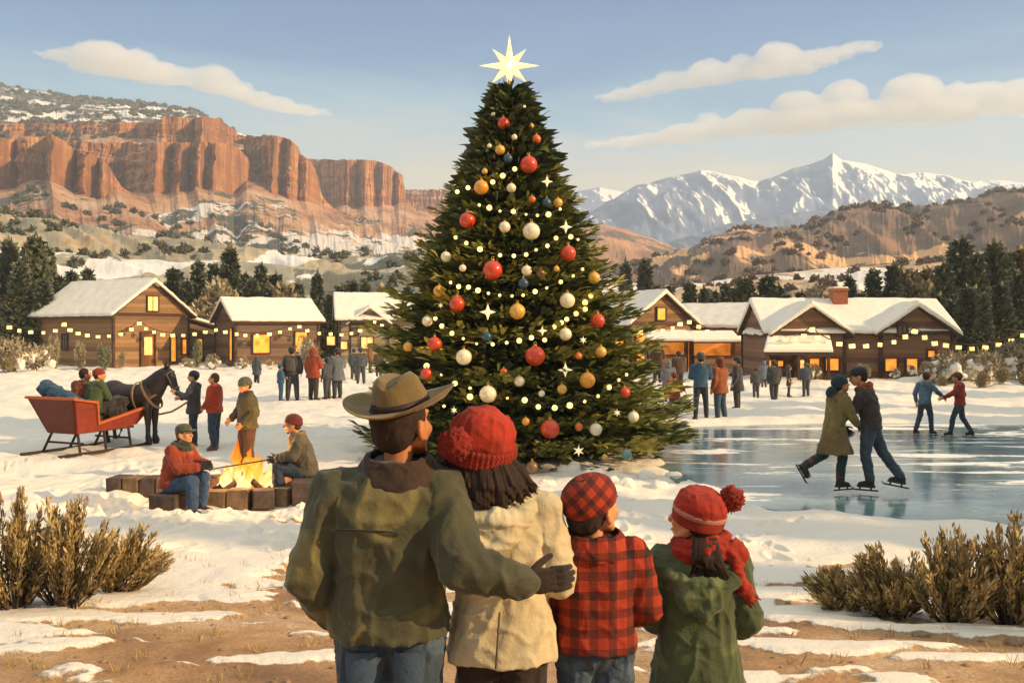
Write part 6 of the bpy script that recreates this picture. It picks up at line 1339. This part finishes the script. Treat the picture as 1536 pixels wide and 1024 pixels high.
# ranch hat: crown with a pinch, curled brim, band
Rt = Matrix.Rotation(-.16, 3, 'Y') @ Matrix.Rotation(.14, 3, 'X') @ Matrix.Rotation(-.3, 3, 'Z'); HC0 = H+V3(-.004, -.012, .058)
def ht(x, y, z): return HC0+Rt @ V3(x, y, z)*1.06
cr_ = MB(); zs = [0, .03, .07, .105, .125, .132]; cr_.loft([ht(0, 0, z) for z in zs], [.108,.105,.098,.088,.066,.02], [.128,.124,.115,.100,.074,.02], 32, frames=[(Rt @ V3(1,0,0), Rt @ V3(0,1,0))]*6)
def dent(co, no):
    M3 = np.array(Rt.transposed()); L = (co-np.array(HC0)) @ M3.T; x, y, z = L[:, 0], L[:, 1], L[:, 2]
    L[:, 2] -= sstep(.09, .125, z)*(.030*np.exp(-(x/.032)**2)*(1-.3*(y > .06))); pin = np.exp(-((y-.07)/.045)**2)*np.exp(-((np.abs(x)-.075)/.03)**2)*sstep(.04, .1, z); L[:, 0] -= np.sign(x)*.020*pin
    return L @ M3+np.array(HC0)+no*(.002*fbm(co[:,0]*18, co[:,1]*18, co[:,2]*18, 3))[:, None]
hat = rbuild(cr_, 'hat', hatm, fa, .006, 4, dent)
br = MB(); n_ = 56; rg = []
for r_i, (f_, dz) in enumerate([(.0, .0), (.33, -.002), (.66, .004), (.9, .016), (1.0, .022), (1.0, .027), (.9, .022), (.66, .010), (.33, .005), (.0, .007)]):
    for k in range(n_):
        a = 2*PI*k/n_; rx = .100+(.205-.100)*f_; ry = .118+(.190-.118)*f_; curl = abs(math.cos(a))**1.5*f_**2*.030-abs(math.sin(a))**2*f_**2*.018
        rg.append(ht(rx*math.cos(a), ry*math.sin(a), dz+curl+.004))
br.add(rg, [(i*n_+k, i*n_+(k+1) % n_, (i+1)*n_+(k+1) % n_, (i+1)*n_+k) for i in range(9) for k in range(n_)]); br.build('brim', hatm, hat, True)
bd = MB(); bd.loft([ht(0, 0, z) for z in (.006, .032)], [.1105, .1085], [.130, .1275], 40, frames=[(Rt @ V3(1,0,0), Rt @ V3(0,1,0))]*2); bd.build('hat_band', plain('#241610', .6, .2, 9, key='hat_band'), hat, True)
# corduroy collar, back yoke seam, pockets
def collar(o, Jn, rings, mat, th=.014, tilt=.16, dx=0.0):
    R = Matrix.Rotation(tilt, 3, 'X'); cs = []; rx = []; ry = []
    for z, a_, b_ in rings: cs.append(Jn+R @ V3(dx, 0, z)); rx.append(a_); ry.append(b_)
    for z, a_, b_ in reversed(rings): cs.append(Jn+R @ V3(dx, 0, z+.004)); rx.append(a_-th); ry.append(b_-th)
    c_ = MB(); c_.loft(cs, rx, ry, 36, frames=[(R @ V3(1,0,0), R @ V3(0,1,0))]*len(cs), cap=False)
    n_ = len(cs); c_.add([c_.v[i] for i in range(36)]+[c_.v[(n_-1)*36+i] for i in range(36)], [(i, (i+1) % 36, 36+(i+1) % 36, 36+i) for i in range(36)])
    return rbuild(c_, 'collar', mat, o, .006, 3, folds(.006, (9,9,9), 2))
Jn = J['neck']; collar(fa, Jn, [(-.050,.168,.152), (-.018,.170,.154), (.022,.142,.130), (.058,.122,.112)], cloth('#4a3424', .3, 12, key='cord'))
sm1 = MB(); sm1.tube([V3(-.20, -.128, 1.252), V3(-.12, -.168, 1.262), V3(.0, -.178, 1.258), V3(.07, -.172, 1.250)], .0042, 6); sm1.build('back_seam', cloth('#2b2f1c', key='seam'), fa, True)
for x0 in (-.09, .09):
    pk = MB(); cols = 9; prz = [(.80, .058), (.76, .058), (.72, .056), (.69, .050), (.672, .02)]; vs = []
    for off in (.009, -.01):
        for z, hw in prz:
            for i in range(cols): xx = hw*(2*i/(cols-1)-1); vs.append(V3(x0+xx, -math.sqrt(max(0, .1235**2-xx*xx))-off+.02*(.80-z), z))
    m_ = len(prz)*cols; fs = []
    for i in range(len(prz)-1):
        for j_ in range(cols-1): a_ = i*cols+j_; fs += [(a_, a_+1, a_+1+cols, a_+cols), (m_+a_, m_+a_+cols, m_+a_+1+cols, m_+a_+1)]
    pk.add(vs, fs); pk.build('back_pocket', cloth('#4d657c', .3, 9, key='jean2'), fa, True)
cf = MB(); e0, e1 = J['elR'], J['wrR']; d_ = (e1-e0).normalized(); cf.cap(e1-d_*.035, e1-d_*.005, .066, .062, 14); rbuild(cf, 'sleeve_cuff', olive, fa, .009, 2)
# mother
mo, J, H, HR = person('woman in a cream hooded coat and red pompom beanie, beside the man', fam(752, 3.60), 0, 1.60, group=FG_, topmat=cream, bot='#3b2a1f', hair='hair', vox=.0095, hy=-1.0, hp=.05, bulk=1.14, coat=1, hemz=.765, fold=.012, headk=1.2,
  pose=dict(neck=(-.075,.0,1.455), chest=(-.02,0,1.28), shL=(-.19,0,1.38), shR=(.165,0,1.375), elL=(-.22,.08,1.12), wrL=(-.10,.24,1.06), elR=(.245,-.01,1.08), wrR=(.12,.21,1.05)))
def hp3(x, y, z): return H+HR @ V3(x, y, z)*1.12
T = Matrix.Rotation(.16, 3, 'Y') @ Matrix.Rotation(.20, 3, 'X') @ Matrix.Rotation(-.5, 3, 'Z'); fr_ = (T @ V3(1,0,0), T @ V3(0,1,0)); hc = H+V3(0, -.012, 0)
b1 = MB(); b1.loft([hc+T @ V3(0, 0, z) for z in (.0, .03, .08, .122, .155, .175, .181)], [.128,.136,.134,.116,.084,.045,.01], [.134,.143,.140,.122,.088,.048,.01], 28, frames=[fr_]*7); bn = rbuild(b1, 'beanie', RKN, mo, .008, 3, folds(.007, (16,16,8)))
b2 = MB(); b2.loft([hc+T @ V3(0, 0, z) for z in (-.048, -.040, .022, .030)], [.136,.149,.152,.142], [.144,.156,.160,.150], 30, frames=[fr_]*4)
def rib(co, no):
    L = (co-np.array(hc)) @ np.array(T); a = np.arctan2(L[:, 1], L[:, 0]); return co+no*(.0035*np.sin(a*44))[:, None]
rbuild(b2, 'cuff', RKN2, bn, .006, 1, rib)
pmp = MB().ell(hc+V3(-.100, -.148, .035), .062); rbuild(pmp, 'pompom', RKN2, bn, .007, 1, folds(.014, (55,55,55)))
# long hair: many tapering locks
hr2 = MB(); rr = random.Random(11)
for i in range(230):
    a = rr.uniform(-2.35, 1.9); R_ = rr.uniform(.075, .112); st = H+V3(math.sin(a)*R_, -math.cos(a)*R_*.95-.005, -.02); ln = rr.uniform(.15, .25)*(1-.12*abs(a)); k = V3(math.sin(a)*.055+rr.uniform(-.02, .03), -.03-.02*math.cos(a), 0)
    hr2.tube([st, st+V3(0,0,-ln*.4)+k*.9, st+V3(0,0,-ln*.75)+k*1.3+V3(.012,-.012,0), st+V3(0,0,-ln)+k*1.2+V3(.045+rr.uniform(-.02,.02), -.008, rr.uniform(0, .02))], [.013, .015, .011, .0015], 7)
hr2.ell(H+V3(0, -.04, -.07), (.105, .085, .10)); rbuild(hr2, 'long_hair', M['hair'], mo, .0065, 3, lambda co, no: co+no*(.0022*np.sin(np.arctan2(co[:,0]-H.x, -(co[:,1]-H.y))*70+3.5*fbm(co[:,0]*9, co[:,1]*9, co[:,2]*5, 2)))[:, None])
# hood lying on her back
hd = MB(); Jn = J['neck']
for i, a in enumerate(np.linspace(-2.5, 2.5, 19)): hd.ell(Jn+V3(.04+math.sin(a)*.155, -math.cos(a)*.125-.035, -.045-.05*math.cos(a)), (.046, .05, .042))
hd.ell(Jn+V3(.035, -.150, -.12), (.13, .05, .08)); hd.cap(Jn+V3(-.09, -.15, -.12), Jn+V3(.03, -.19, -.22), .045, .036); hd.cap(Jn+V3(.17, -.12, -.08), Jn+V3(.03, -.19, -.22), .05, .036)
rbuild(hd, 'hood', cream, mo, .009, 4, folds(.012, (9,9,9), 5))
sm2 = MB(); sm2.tube([V3(-.005, -.19, 1.00), V3(-.012, -.200, .90), V3(-.02, -.206, .78)], .004, 6); sm2.build('coat_vent', cloth('#6b5a3a', key='seam2'), mo, True)
# boy
PLM = m_plaid('#c0401c', '#33201a', 10.5); PLH = m_plaid('#c0401c', '#4a1c14', 15, .75)
bo, J, H, HR = person('boy in a red and black plaid jacket and plaid cap, looking up at the tree', fam(893, 3.68), 0, 1.345, group=FG_, topmat=PLM, botmat=jean, hair='hair', vox=.009, hy=-.80, hp=.15, bulk=1.16, hemz=.915, fold=.009, headk=1.42, hat=('skull', 'x', PLH),
  pose=dict(neck=(-.01,.0,1.45), shL=(-.18,0,1.39), shR=(.185,0,1.39), elL=(-.24,.03,1.14), wrL=(-.17,.17,1.0), elR=(.275,-.02,1.12), wrR=(.19,.17,1.02)))
Jn = J['neck']; collar(bo, Jn, [(-.055,.19,.162), (-.015,.192,.162), (.025,.160,.140), (.060,.142,.122)], PLM)
# girl
gi, J, H, HR = person('girl in a green hooded coat, red scarf and striped red pompom hat', fam(1046, 3.78), 0, 1.285, group=FG_, topmat=green, bot='#3a3a34', hair='hair', vox=.009, hy=.85, hp=.12, bulk=1.22, coat=2, hemz=.60, fold=.012, headk=1.38,
  pose=dict(neck=(.0,.0,1.44), shL=(-.20,0,1.37), shR=(.20,0,1.37), elL=(-.26,.0,1.10), wrL=(-.19,.17,.98), elR=(.275,-.02,1.06), wrR=(.22,.16,.96)))
T = Matrix.Rotation(.20, 3, 'Y') @ Matrix.Rotation(.20, 3, 'X'); fr_ = (T @ V3(1,0,0), T @ V3(0,1,0)); hc = H+V3(.012, -.012, .018)
b1 = MB(); b1.loft([hc+T @ V3(0, 0, z) for z in (-.02, .03, .07, .105, .132, .148, .152)], [.138,.146,.144,.128,.094,.05,.01], [.142,.150,.148,.130,.098,.052,.01], 28, frames=[fr_]*7); bn = rbuild(b1, 'beanie', RKN, gi, .008, 3, folds(.006, (16,16,8)))
b2 = MB(); b2.loft([hc+T @ V3(0, 0, z) for z in (.004, .010, .030, .036)], [.146,.151,.152,.147], [.150,.155,.156,.151], 32, frames=[fr_]*4); rbuild(b2, 'stripe', cloth('#d58a74', .2, 9, key='pinkknit'), bn, .006, 1)
b3 = MB(); b3.loft([hc+T @ V3(0, 0, z) for z in (-.052, -.045, .0, .006)], [.134,.144,.149,.143], [.138,.148,.153,.147], 32, frames=[fr_]*4); rbuild(b3, 'cuff', RKN2, bn, .006, 1)
rbuild(MB().ell(hc+V3(.172, -.03, .09), .060), 'pompom', RKN2, bn, .007, 1, folds(.018, (50,50,50)))
sc = MB(); Jn = J['neck']
for a in np.linspace(0, 2*PI, 26, endpoint=False):
    for zz, rr_ in ((-.045, 1.2), (.0, 1.28), (.04, 1.08)): sc.ell(Jn+V3(.02+math.sin(a)*.122*rr_, -math.cos(a)*.105*rr_, .02+zz+.02*math.sin(a)), (.03, .03, .032))
sc.tube([Jn+V3(.17, -.05, .05), Jn+V3(.225, -.07, .0), Jn+V3(.25, -.06, -.07)], [.045, .042, .02], 10); sc.tube([Jn+V3(.16, -.08, .02), Jn+V3(.19, -.10, -.07), Jn+V3(.235, -.10, -.19), Jn+V3(.27, -.09, -.25)], [.045, .04, .04, .026], 10)
scf = rbuild(sc, 'scarf', RKN, gi, .009, 3, folds(.012, (10,10,16), 2))
for i in range(5): MB().tube([Jn+V3(.245+.010*i, -.09, -.25+.008*i), Jn+V3(.262+.016*i, -.095, -.30+.014*i)], [.007, .004], 6).build('fringe', RKN2, scf, True)
pt = MB(); rr = random.Random(4)
for i in range(26):
    a = rr.uniform(-1, 1); st = H+V3(a*.05+.02, -.115, -.09); pt.tube([st, st+V3(a*.02, -.05, -.10), st+V3(a*.05+.01, -.055, -.19), st+V3(a*.06+.01+rr.uniform(-.01,.01), -.045, -.25-rr.uniform(0, .04))], [.020, .020, .016, .002], 8)
link('ponytail', pt.mesh('ponytail', True, True), M['hair'], gi)
hd = MB()
for i, a in enumerate(np.linspace(-2.3, 2.3, 19)): hd.ell(Jn+V3(-.01+math.sin(a)*.185, -math.cos(a)*.145-.02, -.08-.06*math.cos(a)), (.045, .05, .044))
hd.ell(Jn+V3(-.01, -.175, -.21), (.15, .05, .09)); hd.cap(Jn+V3(-.13, -.12, -.13), Jn+V3(.0, -.205, -.30), .05, .035); hd.cap(Jn+V3(.15, -.14, -.13), Jn+V3(.0, -.205, -.30), .05, .035)
rbuild(hd, 'hood', green, gi, .009, 4, folds(.014, (8,8,8), 3))
print('family', time.time()-T0)
# ------------------------------------------------------------------ sagebrush, tufts, stones
SAGEB = m_leaf(['#5a4a30', '#806b42', '#a08752', '#bda269', '#d0b987'], 'sagebrush')
def sage(px, py, wpx, hpx, lean, label, seed, n=70, group='sagebrush at the front of the snow'):
    g, _ = place(px, py, h=1); k = g.y/FOC; W_, H_ = wpx*k/2, hpx*k; r = np.random.default_rng(seed); lv = Leaves(); st = MB(); n = int(n*.62)
    o = empty('sagebrush', g, 0, 1, label, 'sagebrush', group)
    for i in range(n):
        a = r.uniform(0, 2*PI); q = r.uniform(0, 1)**.6; top = np.array([math.cos(a)*q*W_+lean*W_, math.sin(a)*q*W_*.75, H_*r.uniform(.66, 1.1)*(1-.5*q*q)])
        b0 = np.array([math.cos(a)*.10*W_, math.sin(a)*.08*W_, -.04]); c1 = b0*.4+top*.45+np.array([0, 0, -.10*H_*q])
        pts = [b0, c1, top]
        ts = np.linspace(0, 1, 7); cv = [(1-t)**2*b0+2*t*(1-t)*c1+t*t*top for t in ts]; st.tube([Vector(c) for c in cv], [.011*(1-.75*t)*(1+.5*(t == 0)) for t in ts], 5)
        m = 110; t = r.uniform(.36, 1.06, m); t = np.minimum(t, 1.03); P0 = ((1-t)**2)[:, None]*b0+(2*t*(1-t))[:, None]*c1+(t*t)[:, None]*top
        D0 = unit(2*(1-t)[:, None]*(c1-b0)+2*t[:, None]*(top-c1)); D = D0+r.normal(0, .26, (m, 3)); P0 = P0+r.normal(0, .013, (m, 3))
        lv.add(P0, D, r.uniform(.035, .075, m), r.uniform(.010, .020, m), r.normal(0, 1, (m, 3)), np.clip(.30+.5*(t-.5)+r.normal(0, .13, m)+r.normal(0, .13), 0, 1))
    me = lv.mesh('foliage'); me.materials.append(SAGEB); link('foliage', me, None, o); st.build('stems', M['bark'], o, True)
for q in [(22,915,190,165,-.1,'big sagebrush cut by the picture edge, tallest clump beside the dirt path',1,80),(96,912,170,160,.0,'tall khaki sagebrush next to the biggest clump',2,80),(168,892,120,98,.35,'lower leaning sagebrush on the path side of the khaki clumps',3,55),
  (212,858,60,34,.2,'tiny sagebrush at the end of the leaning one',4,26),(1272,918,120,58,-.35,'low sagebrush leaning toward the girl in green',5,45),(1345,924,150,96,-.2,'medium sagebrush between the low leaning one and the tall ones',6,70),
  (1430,936,170,130,.05,'tall bronze sagebrush near the pond side picture corner',7,85),(1518,940,180,142,.1,'tall grey brown sagebrush cut by the pond side edge',8,80)]: sage(*q)
r = np.random.default_rng(12); lv = Leaves()
for i in range(420):
    x = r.uniform(-6.5, 6.5); y = r.uniform(5.2, 9.4)
    if fbm(x*.75, y*2.2, 2.2, 5) > .06+.1*(8-y)/2: continue
    z = gzf(x, y); m = 16; P0 = np.array([x, y, z-.01])+np.c_[r.normal(0, .025, (m, 2)), np.zeros(m)]; D = np.c_[r.normal(0, .5, (m, 2)), np.ones(m)]
    lv.add(P0, D, r.uniform(.04, .12, m), r.uniform(.003, .006, m), r.normal(0, 1, (m, 3)), np.clip(r.normal(.6, .2, m), 0, 1))
me = lv.mesh('dry_grass'); me.materials.append(SAGEB); tag(link('dry_grass', me), 'thin dry grass blades poking out of the bare earth', 'grass', kind='stuff')
bm = bmesh.new(); bmesh.ops.create_icosphere(bm, subdivisions=2, radius=1); bv = np.array([v.co[:] for v in bm.verts]); bf = np.array([[v.index for v in f.verts] for f in bm.faces]); bm.free(); Vs = []; Fs = []; kk = 0
for i in range(900):
    x = r.uniform(-6.5, 6.5); y = r.uniform(5.0, 9.6)
    if fbm(x*.75, y*2.2, 2.2, 5) > .12: continue
    s = r.uniform(.005, .022)*(1+2*(r.random() < .05)); v = bv*np.array([s*r.uniform(.8, 1.5), s*r.uniform(.8, 1.4), s*.6])*(1+.35*fbm(bv[:,0]*1.4+i, bv[:,1]*1.4, bv[:,2]*1.4, 2))[:, None]
    Vs.append(v+np.array([x, y, gzf(x, y)+s*.1])); Fs.append(bf+kk); kk += len(bv)
tag(link('pebbles', npmesh('pebbles', np.concatenate(Vs), np.concatenate(Fs), True, [plain('#8d7355', .95, .35, 30, key='pebble')])), 'small stones and clods strewn over the bare earth', 'pebbles', kind='stuff')
print('done', time.time()-T0)
